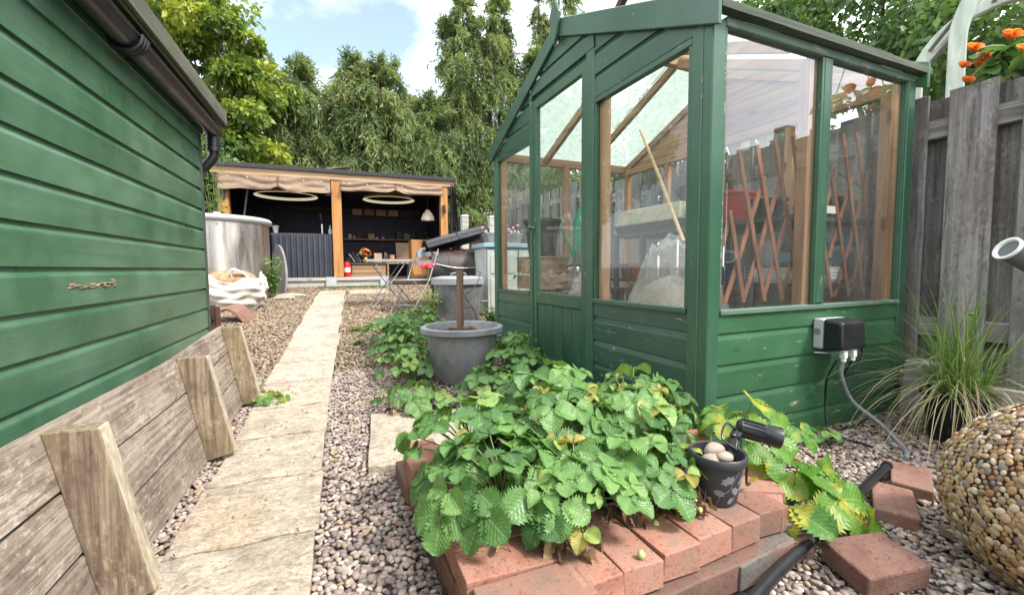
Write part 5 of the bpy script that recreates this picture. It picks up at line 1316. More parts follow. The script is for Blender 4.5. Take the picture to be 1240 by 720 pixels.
for k, (lab, x, y, rad, h, n, sz, dry, ber) in enumerate(BEDP):
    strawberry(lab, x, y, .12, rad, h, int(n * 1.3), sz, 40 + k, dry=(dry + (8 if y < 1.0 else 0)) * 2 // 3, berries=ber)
strawberry('small strawberry plant with a yellowing leaf beside the small black pot', .84, .885, .12, .085, .15, 7, .048, 71, 'straw_yellow', dry=20, berries=3)
strawberry('large leaved yellowing plant sprawling between brick bed and greenhouse', 1.22, 1.04, .01, .20, .32, 15, .098, 72, 'straw_yellow', name='leafy_plant', broad=.72, cx=.03, cy=-.09, low=.72, lean=.9)
strawberry('yellowing leafy shoot trailing over the gravel by the black conduit', 1.18, .86, .02, .13, .16, 6, .105, 75, 'straw_yellow', name='leafy_plant', broad=.72, cx=.03, cy=-.09, low=.6, lean=.8)
strawberry('tiny green seedling at the foot of the greenhouse side wall', 1.86, 1.17, .0, .06, .08, 7, .036, 73)
strawberry('bright green seedling growing below the front of the brick bed', .69, .60, .005, .05, .07, 5, .045, 74)
BACK = [
 ('strawberry plant in front of the big pot beside the pale paving slab', .33, 2.28, .17, .13, 12, .058, 8),
 ('strawberry plant left of the big grey pot', .40, 2.80, .20, .19, 18, .060, 3),
 ('strawberry plant on the gravel left behind the big grey pot', .42, 3.20, .22, .22, 22, .062, 3),
 ('leafy strawberry plant spreading by the path beyond the big pot', .40, 3.65, .24, .24, 24, .064, 0),
 ('strawberry plant farthest along the gravel before the dustbin', .62, 3.95, .24, .25, 22, .064, 0),
 ('strawberry plant at the front right foot of the big grey pot', .74, 2.22, .16, .20, 18, .058, 4),
 ('tall strawberry plant between the big pot and the greenhouse door', .98, 2.38, .17, .31, 20, .060, 4),
 ('strawberry plant below the left front window of the greenhouse', 1.06, 2.72, .15, .26, 16, .056, 0),
]
for k, (lab, x, y, rad, h, n, sz, dry) in enumerate(BACK):
    strawberry(lab, x, y, ground_z(x, y), rad * 1.1, h * 1.1, int(n * 1.6), sz, 90 + k, dry=dry)
strawberry('leafy weed growing out from under the timber panel onto the path', -.42, 2.62, ground_z(0, 2.62) + .01, .08, .07, 6, .045, 120, 'straw_yellow', name='weed', cx=.05)
def sprig(lab, x, y, w, h, n, seed, mat, size=.03, name='weed'):
    r = random.Random(seed); t = thing(name, lab, 'plant', (x, y, ground_z(x, y))); lv, st = Leaves(), MB()
    for k in range(n):
        a = r.uniform(0, 6.28); q = r.uniform(.1, 1) * w; tip = Vector((q * math.cos(a), q * math.sin(a), h * r.uniform(.5, 1)))
        st.tube([(q * .3 * math.cos(a), q * .3 * math.sin(a), 0), tip * .6 + Vector((0, 0, h * .1)), tip], .002, 4, 2)
        for j in range(6):
            f = r.uniform(.25, 1); p = tip * f; b = r.uniform(0, 6.28); lv.leaflet(p, (math.cos(b), math.sin(b), r.uniform(-.3, .6)), (r.uniform(-.4, .4), r.uniform(-.4, .4), 1), size * r.uniform(.6, 1.2), size * .45, .3, .3, r.random(), tooth=.05)
    lv.build('leaves', M[mat], t); st.build('stalks', M['straw_stem'], t); return t
sprig('feathery green poppy foliage below the pink flower by the dustbin', .86, 4.45, .13, .42, 26, 5, 'straw_yellow', .05, 'poppy_plant')
sprig('low green weeds at the foot of the dustbin', .78, 4.15, .2, .16, 30, 6, 'straw_yellow', .045)
sprig('yellowish weed tuft on the right edge of the path', .12, 4.35, .10, .06, 16, 7, 'straw_yellow', .03)
sprig('small green weed tuft on the path edge below the yellowish one', .11, 3.85, .08, .04, 12, 8, 'straw_yellow', .03)
sprig('leafy climbing plant between the steel tub and the oval board', -.87, 6.75, .16, .62, 40, 9, 'straw', .07, 'climbing_plant')
sprig('bramble shoots hanging by the left post of the shelter', -1.66, 7.6, .22, 2.0, 26, 10, 'straw', .09, 'bramble')
sprig('green weeds between the dustbin and the greenhouse corner', 1.42, 4.1, .12, .24, 18, 11, 'straw', .05)
# pink poppy
p = at(517, 324, 4.4); t = thing('poppy', 'single bright pink poppy on a tall stalk before the bistro chair', 'flower', (p.x, 4.4, ground_z(0, 4.4)))
zt = p.z - ground_z(0, 4.4); mb = MB(); mb.tube([(.02, 0, 0), (.01, 0, zt * .6), (0, 0, zt)], .004, 6, 4); mb.build('stalk', M['straw_stem'], t)
lv = Leaves()
for k in range(9): a = k * .75; lv.leaflet((0, 0, zt - .01), (math.cos(a), math.sin(a), .8 + .6 * (k % 2)), (-math.cos(a) * .6, -math.sin(a) * .6, 1), .085, .10, -.3, .1, k / 9, tooth=.12, wav=.08)
lv.build('petals', leafmat('pink_petal', [(0, (.75, .10, .30)), (1, (.88, .30, .46))], .3, .6), t)

# ================================================================== BIG GREY POT WITH STAKE
px_, py_ = .735, 2.74; pz_ = ground_z(px_, py_)
t = thing('plant_pot', 'big round grey plastic pot standing among strawberry plants before the greenhouse', 'plant pot', (px_, py_, pz_))
mb = MB(); mb.lathe([(0, 0), (.185, 0), (.192, .01), (.228, .305), (.255, .305), (.268, .315), (.268, .345), (.255, .352), (.236, .350), (.228, .335), (.215, .22)], sides=56); mb.build('body', plain('scuffed_grey_pot', (.19, .195, .21), .55, .22, 16, dirt=(.34, .33, .32), dirt_amt=.7), t, sharp=50)
mb = MB(); vs = [(0, 0, .225)]; 
mb.lathe([(0, .235), (.10, .228), (.217, .222)], sides=30); mb.build('soil', M['potting_soil'], t)
mb = MB()
pts = [(-.115, .055, .2), (.10, .02, .2), (.115, .03, .318), (.07, .035, .335), (.0, .04, .328), (-.06, .05, .336), (-.118, .058, .325)]
mb.prism(pts, (.008, .035, 0)); tag(mb.build('bark_slab', M['stake'], None, .004, loc=(px_, py_, pz_)), 'piece of rough brown bark stuck in the big grey pot', 'bark')
mb = MB(); zz = at(553, 327, 2.70).z - pz_; mb.tube([(-.02, -.02, .2), (-.022, -.022, .30), (-.016, -.02, .37), (-.019, -.021, .52), (-.012, -.02, zz)], [.011, .014, .024, .024, .022], 10, 3)
tag(mb.build('stake', M['stake'], None, loc=(px_, py_, pz_)), 'weathered round wooden stake standing in the big grey pot', 'stake')
mb = MB(); q0 = Vector((1.16, 3.62, ground_z(0, 3.6)))
mb.tube([(0, 0, 0), (-.06, .02, .25), (-.15, .05, .42), (-.22, .05, .62)], [.008, .007, .005, .003], 6, 4); mb.tube([(-.15, .05, .42), (-.05, .04, .50), (.0, .03, .62)], [.005, .004, .002], 5, 4); mb.tube([(-.09, .03, .32), (-.25, 0, .28), (-.40, -.04, .22)], [.005, .004, .002], 5, 4); mb.tube([(0, .03, .62), (-.06, .03, .625)], .002, 4)
tag(mb.build('bare_shrub', M['stake'], None, loc=q0), 'thin bare twiggy branches beside the greenhouse corner', 'twigs')
mb = MB(); mb.hexa([(-.12, -.1, 0), (.12, -.1, 0), (.12, .1, 0), (-.12, .1, 0), (-.15, -.12, .14), (.15, -.12, .14), (.15, .12, .14), (-.15, .12, .14)]); tag(mb.build('trough', M['grey_plastic'], None, .008, 2, loc=(1.06, 3.35, ground_z(0, 3.35))), 'grey plastic trough behind the big pot at the greenhouse corner', 'trough')

# ================================================================== SMALL POT WITH STONES AND SPOTLIGHT
sx_, sy_, sz_ = .905, .826, .142
t = thing('small_pot', 'small black plant pot with pale leaf pattern on the corner brick', 'plant pot', (sx_, sy_, sz_))
mb = MB(); mb.lathe([(0, 0), (.045, 0), (.048, .004), (.062, .105), (.069, .105), (.071, .110), (.071, .125), (.068, .128), (.063, .126), (.060, .10), (.058, .085)], sides=36); mb.build('body', plain('charcoal_pot', (.035, .036, .042), .42, .2, 10), t, sharp=50)
mb = MB(); mb.lathe([(0, .092), (.06, .088)], sides=20); mb.build('soil', M['potting_soil'], t)
pm = plain('pale_print', (.17, .175, .20), .6, .1, 10); mb = MB()
def onpot(a, z): rr = .0487 + (.062 - .048) * (z - .004) / .101 + .0006; return (rr * math.cos(a), rr * math.sin(a), z)
for (a0, z0, s0, tl) in ((-1.95, .075, .020, .5), (-1.55, .045, .016, -.7), (-1.25, .07, .015, 1.0), (-2.3, .04, .016, -.3), (-1.75, .02, .012, .9), (-1.0, .035, .014, .2)):
    vs = [onpot(a0, z0)]
    for i in range(15):
        th = 2 * math.pi * i / 14; e = 1.0 if i % 2 else .72; u = s0 * e * math.cos(th); w = s0 * .62 * e * math.sin(th)
        vs.append(onpot(a0 + (u * math.cos(tl) - w * math.sin(tl)) / .056, z0 + u * math.sin(tl) + w * math.cos(tl)))
    mb.add(vs, [(0, i, i + 1) for i in range(1, 15)])
for a0, a1, z0, z1 in ((-2.4, -1.5, .012, .09), (-1.6, -.9, .02, .085)): mb.tube([onpot(a0 + (a1 - a0) * k / 8, z0 + (z1 - z0) * k / 8 + .008 * math.sin(k)) for k in range(9)], .0009, 4)
mb.build('leaf_print', pm, t)
for k, (dx, dy, r3, lab) in enumerate(((-.034, -.012, (.030, .022, .018), 'left pale stone lying in the small black pot'), (.012, .022, (.032, .022, .02), 'back stone in the small black pot, beside the spotlight stake'), (-.008, -.028, (.022, .018, .014), 'front small stone in the small black pot'))):
    mb = MB(); mb.blob((0, 0, 0), r3, 14, 10, .05); tag(mb.build('stone', plain('pale_stone', (.30, .235, .185), .7, .2, 18), None, loc=(sx_ + dx, sy_ + dy, sz_ + .112 + .006 * k)), lab, 'stone')
t = thing('garden_spotlight', 'black garden spotlight staked in the small pot and tilted sideways', 'spotlight', (sx_ + .034, sy_ - .005, sz_ + .09))
h0 = at(893, 516, .86) - Vector(t.location); h1 = at(944, 530, .80) - Vector(t.location)
mb = MB(); ax = (h1 - h0).normalized(); rot = ax.to_track_quat('Z', 'Y').to_matrix(); Lh = (h1 - h0).length
mb.lathe([(0, -.004), (.018, 0), (.023, .006), (.024, Lh * .62), (.027, Lh * .66), (.029, Lh), (.026, Lh), (.024, Lh * .9), (0, Lh * .88)], h0, 26, axis=rot)
for k in range(14):
    a = k * 2 * math.pi / 14; c, s = math.cos(a), math.sin(a); mb.bar(h0 + rot @ Vector((.0245 * c, .0245 * s, Lh * .08)), h0 + rot @ Vector((.0245 * c, .0245 * s, Lh * .6)), .003, .003)
mb.build('lamp_head', M['black_plastic'], t)
mb = MB(); mb.lathe([(0, Lh * .905), (.023, Lh * .905)], h0, 20, axis=rot); mb.build('lens', M['pale_grey'], t)
mb = MB(); mb.bar((0, 0, -.03), h0 * .72, .020, .012); mb.bar(h0 * .68 + Vector((0, 0, .0)), h0 + Vector((.006, -.004, -.006)), .028, .016); mb.tube([h0 * .75 + Vector((-.014, 0, 0)), h0 * .75 + Vector((.014, 0, 0))], .007, 8); mb.build('bracket', M['black_plastic'], t, .002)
mb = MB(); mb.tube([h0 * .9, h0 + Vector((-.03, .01, .01)), h0 * .7 + Vector((-.035, .01, 0)), h0 * .4 + Vector((.0, -.02, .0)), Vector((.04, -.02, .02)), Vector((.055, -.01, -.06)), Vector((.08, .0, -.07))], .0032, 6, 5); mb.build('cord', M['black_plastic'], t)
# ================================================================== SOCKET BOX, CABLES, CONDUIT
t = thing('socket_box', 'grey weatherproof outdoor socket box with black cover on the greenhouse wall', 'socket box', GL(.715, -.012, .455), GR)
mb = MB(); mb.bx(-.085, .085, -.042, .0, -.065, .065); mb.build('back_box', M['pale_grey'], t, .006, 2)
mb = MB(); mb.hexa([(-.085, -.125, -.06), (.085, -.125, -.06), (.09, -.043, -.07), (-.09, -.043, -.07), (-.082, -.118, .058), (.082, -.118, .058), (.09, -.043, .07), (-.09, -.043, .07)]); mb.build('cover', M['black_plastic'], t, .014, 3)
mb = MB(); mb.lathe([(0, 0), (.014, 0), (.014, .003), (0, .003)], (-.0855, -.02, .01), 14, axis=Matrix.Rotation(R(-90), 3, 'Y')); mb.build('knockout', M['cable_grey'], t)
for x in (-.035, .03): mb = MB(); mb.box((x, -.10, -.082), (.026, .022, .035)); mb.tube([(x, -.10, -.09), (x, -.10, -.115)], .010, 10); mb.build('cable_clip', M['white'], t, .003)
mb = MB(); mb.tube([(-.12, -.03, -.078), (-.06, -.05, -.083), (.05, -.05, -.083)], .003, 6); mb.build('hinge_bar', M['pale_grey'], t)
def cable(lab, pts, r, mat, name='cable'): mb = MB(); mb.tube(pts, r, 8, 6); return tag(mb.build(name, M[mat], None), lab, 'cable')
c0 = GL(.68, -.112, .345); c1 = GL(.745, -.112, .345)
cable('thick grey cable running down from the socket box to the conduit', [c0, GL(.69, -.10, .28), GL(.76, -.11, .16), GL(.80, -.20, .08), GL(.72, -.32, .03), GL(.64, -.36, .025)], .0085, 'cable_grey')
cable('thin black cable hanging down the greenhouse wall from the socket box', [c0 + Vector((-.01, .02, .0)), GL(.665, -.06, .26), GL(.70, -.035, .16), GL(.69, -.05, .06), GL(.70, -.06, .015), GL(.86, -.07, .02), GL(.98, -.06, .03)], .0048, 'black_plastic')
cable('black cable looping up beside the socket box', [c1, GL(.77, -.07, .27), GL(.84, -.04, .235), GL(.93, -.03, .26), GL(.975, -.03, .33), GL(.95, -.03, .38), GL(.90, -.03, .405)], .0045, 'black_plastic')
cable('black cable lying on gravel beside the greenhouse', [(1.70, 1.20, .02), (1.82, 1.17, .03), (1.93, 1.13, .03), (1.95, 1.03, .03)], .005, 'black_plastic')
mb = MB(); cp = [(.60, .56, .04), (.822, .635, .04), (1.0, .685, .044), (1.148, .722, .046), (1.32, .765, .048), (1.509, .815, .05), (1.76, .885, .045)]; mb.tube(cp, .0135, 14, 5)
mb.tube([(cp[-1][0], cp[-1][1], cp[-1][2]), (1.80, .90, .035)], .017, 14); tag(mb.build('conduit', M['black_plastic']), 'thick black conduit pipe lying on the gravel by the brick bed', 'conduit')

# ================================================================== PEBBLE POT, GRASS, FENCE
C0 = Vector((1.60, .35, .19)); RB = .30
t = thing('pebble_pot', 'large round pot covered in cemented pebbles at the right edge', 'pot', C0)
mb = MB(); mb.lathe([(0, -.195), (.17, -.195)] + [(RB * .96 * math.cos(a), RB * .80 * math.sin(a)) for a in np.linspace(-.95, 1.45, 18)] + [(.02, .239), (0, .239)], sides=40); mb.build('body', plain('pebble_cement', (.17, .12, .075), .9, .3, 20), t)
N = 5200; k_ = np.arange(N) + .5; sz = 1 - 2 * k_ / N; an = np.pi * (1 + 5 ** .5) * k_
keepm = (sz < .9995) & (sz > -.82); sz, an = sz[keepm], an[keepm]; rr = np.sqrt(1 - sz ** 2)
Pn = np.stack([rr * np.cos(an), rr * np.sin(an), sz], 1); n = len(Pn)
TV, TF = icosphere(1); a = .0080 * rng.uniform(.65, 1.4, n)
S = np.stack([a, a * rng.uniform(.6, 1, n), a * rng.uniform(.35, .55, n)], 1)
up = np.array([0, 0, 1.0]); e1 = np.cross(Pn, up); e1 /= np.linalg.norm(e1, axis=1)[:, None]; e2 = np.cross(Pn, e1); th = rng.uniform(0, 6.28, n)[:, None]
f1 = e1 * np.cos(th) + e2 * np.sin(th); f2 = np.cross(Pn, f1); T = TV[None] * S[:, None]
VV = T[..., 0:1] * f1[:, None] + T[..., 1:2] * f2[:, None] + T[..., 2:3] * Pn[:, None] + (Pn * np.array([RB, RB, RB * .833]))[:, None] + rng.uniform(-.003, .004, (n, 1, 1)) * Pn[:, None]
FF = TF[None] + (np.arange(n) * len(TV))[:, None, None]
mp_ = Mt('golden_pebbles', .5, .4)
cc = mp_.ramp(mp_.attr(), [(0, (.33, .22, .12)), (.15, (.46, .33, .20)), (.3, (.24, .17, .12)), (.42, (.52, .42, .30)), (.55, (.38, .24, .11)), (.68, (.20, .16, .14)), (.78, (.44, .32, .22)), (.9, (.30, .145, .07))], 'CONSTANT'); mp_.col(cc)
np_mesh('pebbles', VV.reshape(-1, 3), FF.reshape(-1, 3), mp_.m, np.repeat(rng.uniform(0, 1, n), len(TV)), None, False, t)['kind'] = 'stuff'

G0 = (2.41, .97, .0)
t = thing('grass_pot', 'black plastic pot holding the arching ornamental grass by the fence', 'plant pot', G0)
mb = MB(); mb.lathe(pot_profile(.115, .085, .22), sides=28); mb.build('body', M['black_plastic'], t)
mb = MB(); mb.lathe([(0, .20), (.11, .195)], sides=20); mb.build('soil', M['potting_soil'], t)
def blades(n, ln, seed, w, up0, up1, droop, a0=0, a1=6.283):
    r = np.random.default_rng(seed); V, F, Rn = [], [], []; b = 0; seg = 9
    for k in range(n):
        a = r.uniform(a0, a1); el = r.uniform(up0, up1); L = ln * r.uniform(.55, 1.15); dr = droop * r.uniform(.5, 1.6); wd = w * r.uniform(.6, 1.2)
        p = np.array([r.normal(0, .035), r.normal(0, .035), .19]); d = np.array([math.cos(a) * math.cos(el), math.sin(a) * math.cos(el), math.sin(el)])
        sd = np.array([-math.sin(a), math.cos(a), 0]); rv = r.random()
        for j in range(seg + 1):
            f = j / seg; ww = wd * (1 - f ** 1.6) + .0003
            V += [p - sd * ww, p + sd * ww]; Rn += [rv, rv]
            p = p + d * L / seg; d = d + np.array([0, 0, -dr / seg]) + sd * r.normal(0, .012); d /= np.linalg.norm(d)
            if p[2] < .02: p[2] = .02
        for j in range(seg): F.append((b + 2 * j, b + 2 * j + 1, b + 2 * j + 3, b + 2 * j + 2))
        b += 2 * (seg + 1)
    return np.array(V), np.array(F), np.array(Rn)
g = thing('ornamental_grass', 'tuft of arching green and straw coloured grass growing beside the fence', 'grass', G0)
V, F, Rn = blades(270, .54, 5, .0025, .6, 1.5, 1.3)
np_mesh('green_blades', V, F, leafmat('grass_blade', [(0, (.08, .18, .035)), (.6, (.17, .31, .06)), (1, (.38, .42, .16))], .3, .5), Rn, None, True, g)
V, F, Rn = blades(120, .50, 6, .0022, .25, 1.0, 3.0, 2.2, 5.4)
np_mesh('straw_blades', V, F, leafmat('straw_blade', [(0, (.34, .26, .15)), (1, (.52, .44, .28))], .2, .7), Rn, None, True, g)
V, F, Rn = blades(26, .75, 8, .0014, .35, .9, 1.5, 2.2, 4.2)
np_mesh('stray_blades', V, F, leafmat('pale_blade', [(0, (.25, .27, .12)), (1, (.5, .46, .26))], .2, .7), Rn, None, True, g)
# yellow catkin flower
mb = MB(); mb.tube([(0, 0, 0), (.02, 0, .2), (.0, .0, .34)], .002, 5, 3); mb.blob((0, 0, .345), (.012, .012, .008), 8, 6); tag(mb.build('daisy', M['straw_yellow'], None, loc=(2.45, .96, .2)), 'single faded yellow flower head among the grass', 'flower')

fence = thing('board_fence', 'weathered grey hit and miss board fence along the right side', 'fence', (2.745, 0, 0))
for k in range(-9, 26):
    y0 = 1.038 + .247 * k; pk = math.floor((y0 - .6) / 1.83); zb = ground_z(0, max(pk * 1.83 + 1.5, 0)) if pk > 0 else 0
    top_ = 1.584 + zb + random.uniform(-.006, .006)
    mb = MB(); mb.box((.010, y0 + .082, (top_ + .20 + zb) / 2), (.018, .164, top_ - .20 - zb), (R(random.uniform(-.3, .3)), 0, 0), None, .0015); mb.build('board', M['fence_z'], fence, .002)
    mb = MB(); mb.box((.072, y0 + .205, (top_ + .20 + zb) / 2 - .012), (.016, .15, top_ - .20 - zb), (R(random.uniform(-.3, .3)), 0, 0), None, .0015); mb.build('board', M['fence_z'], fence, .002)
for k in range(-2, 4):
    y0 = .6 + 1.83 * k; zb = ground_z(0, max(k * 1.83 + 1.5, 0)) if k > 0 else 0
    mb = MB()
    for z in (.44, 1.42): mb.bx(.020, .063, y0, y0 + 1.83, z + zb - .045, z + zb + .045)
    mb.build('rail', M['fence_y'], fence, .003)
    mb = MB(); mb.bx(.0, .05, y0 + .06, y0 + 1.77, zb - .1, .19 + zb); mb.build('gravel_board', plain('pale_concrete', (.34, .33, .31), .9, .15, 12, bump=.3) if k == -2 else bpy.data.materials['pale_concrete'], fence, .004)
    mb = MB(); mb.bx(.02, .11, y0 - .045, y0 + .045, 0, 1.66 + zb); mb.build('post', M['fence_z'], fence, .004)
mb = MB(); mb.box((0, 0, .14), (.12, .16, .28), None, None, .004, .9); tag(mb.build('concrete_block', bpy.data.materials['pale_concrete'], None, .006, loc=(2.66, 1.19, 0)), 'pale concrete post foot between greenhouse corner and fence', 'concrete block')
# lamp at the right edge
t = thing('path_light', 'grey cylindrical spotlight with pale rim by the right fence', 'spotlight', (2.20, .70, .12))
mb = MB(); mb.tube([(0, 0, 0), (.02, 0, .35), (.03, 0, .62)], .010, 8, 3); mb.build('stem', M['cable_grey'], t)
hd = at(1219, 300, .75) - Vector(t.location); tl = at(1262, 325, .70) - Vector(t.location); rot = (hd - tl).normalized().to_track_quat('Z', 'Y').to_matrix(); Lh = (hd - tl).length
mb = MB(); mb.lathe([(0, 0), (.028, .0), (.034, .01), (.038, Lh * .94), (.0, Lh * .94)], tl, 28, axis=rot); mb.build('lamp_head', plain('slate_plastic', (.10, .115, .125), .4, .1, 6), t)
mb = MB(); mb.lathe([(.030, Lh * .945), (.041, Lh * .94), (.042, Lh), (.034, Lh), (.030, Lh * .945)], tl, 28, axis=rot); mb.build('rim', M['white'], t)

# ================================================================== ARCH AND HANGING BASKET BEYOND THE FENCE
M['arch'] = wood('arch_pale_green_wood', (.33, .40, .33), (.55, .60, .50), 2, along=3, across=14, rough=.7, var=.1, knots=False, bump=.2)
arch = thing('garden_arch', 'pale green wooden rose arch rising behind the fence', 'arch', (0, 0, 0))
dA = Vector((.38, -.925, 0)).normalized()
def hoop(foot, zs, rad, w, dep, mat=None):
    nrm = Vector((-dA.y, dA.x, 0)); mb = MB(); c = foot + dA * rad
    path = [foot + Vector((0, 0, z)) for z in np.linspace(.0, zs, 5)] + [Vector((c.x, c.y, zs)) - dA * rad * math.cos(a) + Vector((0, 0, rad * math.sin(a))) for a in np.linspace(.12, math.pi - .12, 22)] + [foot + dA * 2 * rad + Vector((0, 0, z)) for z in np.linspace(zs, 0, 5)]
    vs = []
    for i, p in enumerate(path):
        d = (path[min(i + 1, len(path) - 1)] - path[max(i - 1, 0)]).normalized(); u = d.cross(nrm).normalized()
        vs += [p + u * w / 2 + nrm * dep / 2, p + u * w / 2 - nrm * dep / 2, p - u * w / 2 - nrm * dep / 2, p - u * w / 2 + nrm * dep / 2]
    fs = [(i * 4 + k, i * 4 + (k + 1) % 4, i * 4 + 4 + (k + 1) % 4, i * 4 + 4 + k) for i in range(len(path) - 1) for k in range(4)]
    mb.add(vs, fs, .5, False); mb.build('hoop', M['arch'], arch, .006); return path
pA = hoop(Vector((3.70, 1.60, 0)), 2.18, .50, .085, .06); pB = hoop(Vector((4.42, 2.16, 0)), 2.2, .50, .085, .06)
for i in (5, 8, 11, 14, 17, 20): mb = MB(); mb.tube([pA[i], pB[i]], .014, 8); mb.build('rod', M['cable_grey'], arch)
bc = Vector((3.05, .92, 1.655))
t = thing('hanging_basket', 'green hanging basket on chains with orange begonias beyond the fence', 'hanging basket', bc)
mb = MB(); mb.lathe([(0, -.15), (.11, -.14), (.16, -.06), (.18, 0), (.19, 0), (.19, .02), (.175, .02), (.165, -.02), (0, -.03)], sides=32); mb.build('bowl', plain('dark_green_bowl', (.02, .075, .06), .35, .15, 8), t)
mb = MB()
for a in (.4, 2.5, 4.6): mb.tube([(.185 * math.cos(a), .185 * math.sin(a), .02), (0, 0, .68)], .003, 5)
mb.tube([(0, 0, .66), (0, 0, .78)], .016, 8); mb.build('chain', M['cable_grey'], t)
lv = Leaves(); r = random.Random(3)
for k in range(60):
    a = r.uniform(0, 6.28); q = r.uniform(.05, .34); lv.leaflet((q * .6 * math.cos(a), q * .5 * math.sin(a), r.uniform(.02, .14)), (math.cos(a), math.sin(a), r.uniform(-.6, .7)), (r.uniform(-.5, .5), r.uniform(-.5, .5), 1), r.uniform(.08, .13), r.uniform(.05, .09), .3, .3, r.random(), tooth=.1, wav=.06)
lv.build('leaves', M['straw'], t)
om = leafmat('orange_petal', [(0, (.75, .13, .03)), (.6, (.85, .26, .05)), (1, (.85, .42, .12))], .3, .5)
for k, (u, v, Y, s) in enumerate(((1176, 62, 1.13, .044), (1187, 73, 1.12, .044), (1221, 48, 1.02, .052), (1165, 82, 1.15, .034), (1169, 100, 1.14, .034), (1182, 80, 1.13, .032), (1236, 62, .95, .034))):
    p = at(u, v, Y); d0 = (p - bc); 
    lv = Leaves(); q = p - bc; sm_ = MB(); sm_.tube([(q.x * .3, q.y * .3, .0), (q.x * .7, q.y * .7, max(q.z, .0) * .6 + .04), tuple(q)], .004, 6, 4); sm_.build('flower_stalk', M['straw_stem'], t); fl_ = Leaves()
    for j in range(7): a = r.uniform(0, 6.28); w_ = r.uniform(.55, .95); fl_.leaflet((q.x * w_, q.y * w_, q.z * w_ - .01), (math.cos(a), math.sin(a), r.uniform(-.5, .3)), (r.uniform(-.5, .5), r.uniform(-.5, .5), 1), .075, .055, .3, .3, r.random(), tooth=.1)
    fl_.build('stalk_leaves', M['straw'], t)
    for j in range(11): a = j * 2.4; e = .2 + .09 * j; lv.leaflet(q, (math.cos(a) * math.cos(e) - .4, math.sin(a) * math.cos(e) - .6, math.sin(e)), (-.3, -.6, .7), s * (1 - .04 * j), s * 1.05, .3, -.25, r.random(), tooth=.05, wav=.06)
    lv.build('bloom', om, t)
# ================================================================== TREES
def norm(a): return a / np.maximum(np.linalg.norm(a, axis=-1, keepdims=True), 1e-9)
def strips(P, D, L, Wd, seed):
    """one pointed leaf strip per row: base P, direction D"""
    r = np.random.default_rng(seed); n = len(P); D = norm(D)
    q = norm(np.cross(D, r.normal(size=(n, 3)))) * Wd[:, None]
    m = P + D * (L * .45)[:, None]; t = P + D * L[:, None] + np.array([0, 0, -1]) * (L * .18)[:, None]
    V = np.stack([P, m - q, t, m + q], 1); F = np.arange(n * 4).reshape(n, 4)
    return V.reshape(-1, 3), F
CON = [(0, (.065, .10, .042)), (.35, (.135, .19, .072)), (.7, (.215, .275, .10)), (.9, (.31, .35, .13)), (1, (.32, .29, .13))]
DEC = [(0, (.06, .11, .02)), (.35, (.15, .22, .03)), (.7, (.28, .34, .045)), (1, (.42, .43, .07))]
DEC2 = [(0, (.04, .085, .022)), (.5, (.09, .165, .042)), (1, (.20, .29, .07))]
M['conifer'] = leafmat('conifer_spray', CON, .40, .55)
M['broad_yellow'] = leafmat('yellow_green_leaf', DEC, .32, .5)
M['broad_green'] = leafmat('mid_green_leaf', DEC2, .3, .5)
M['bark'] = wood('tree_bark', (.045, .035, .028), (.14, .11, .085), 2, across=12, rough=.95, bump=.8, knots=False)

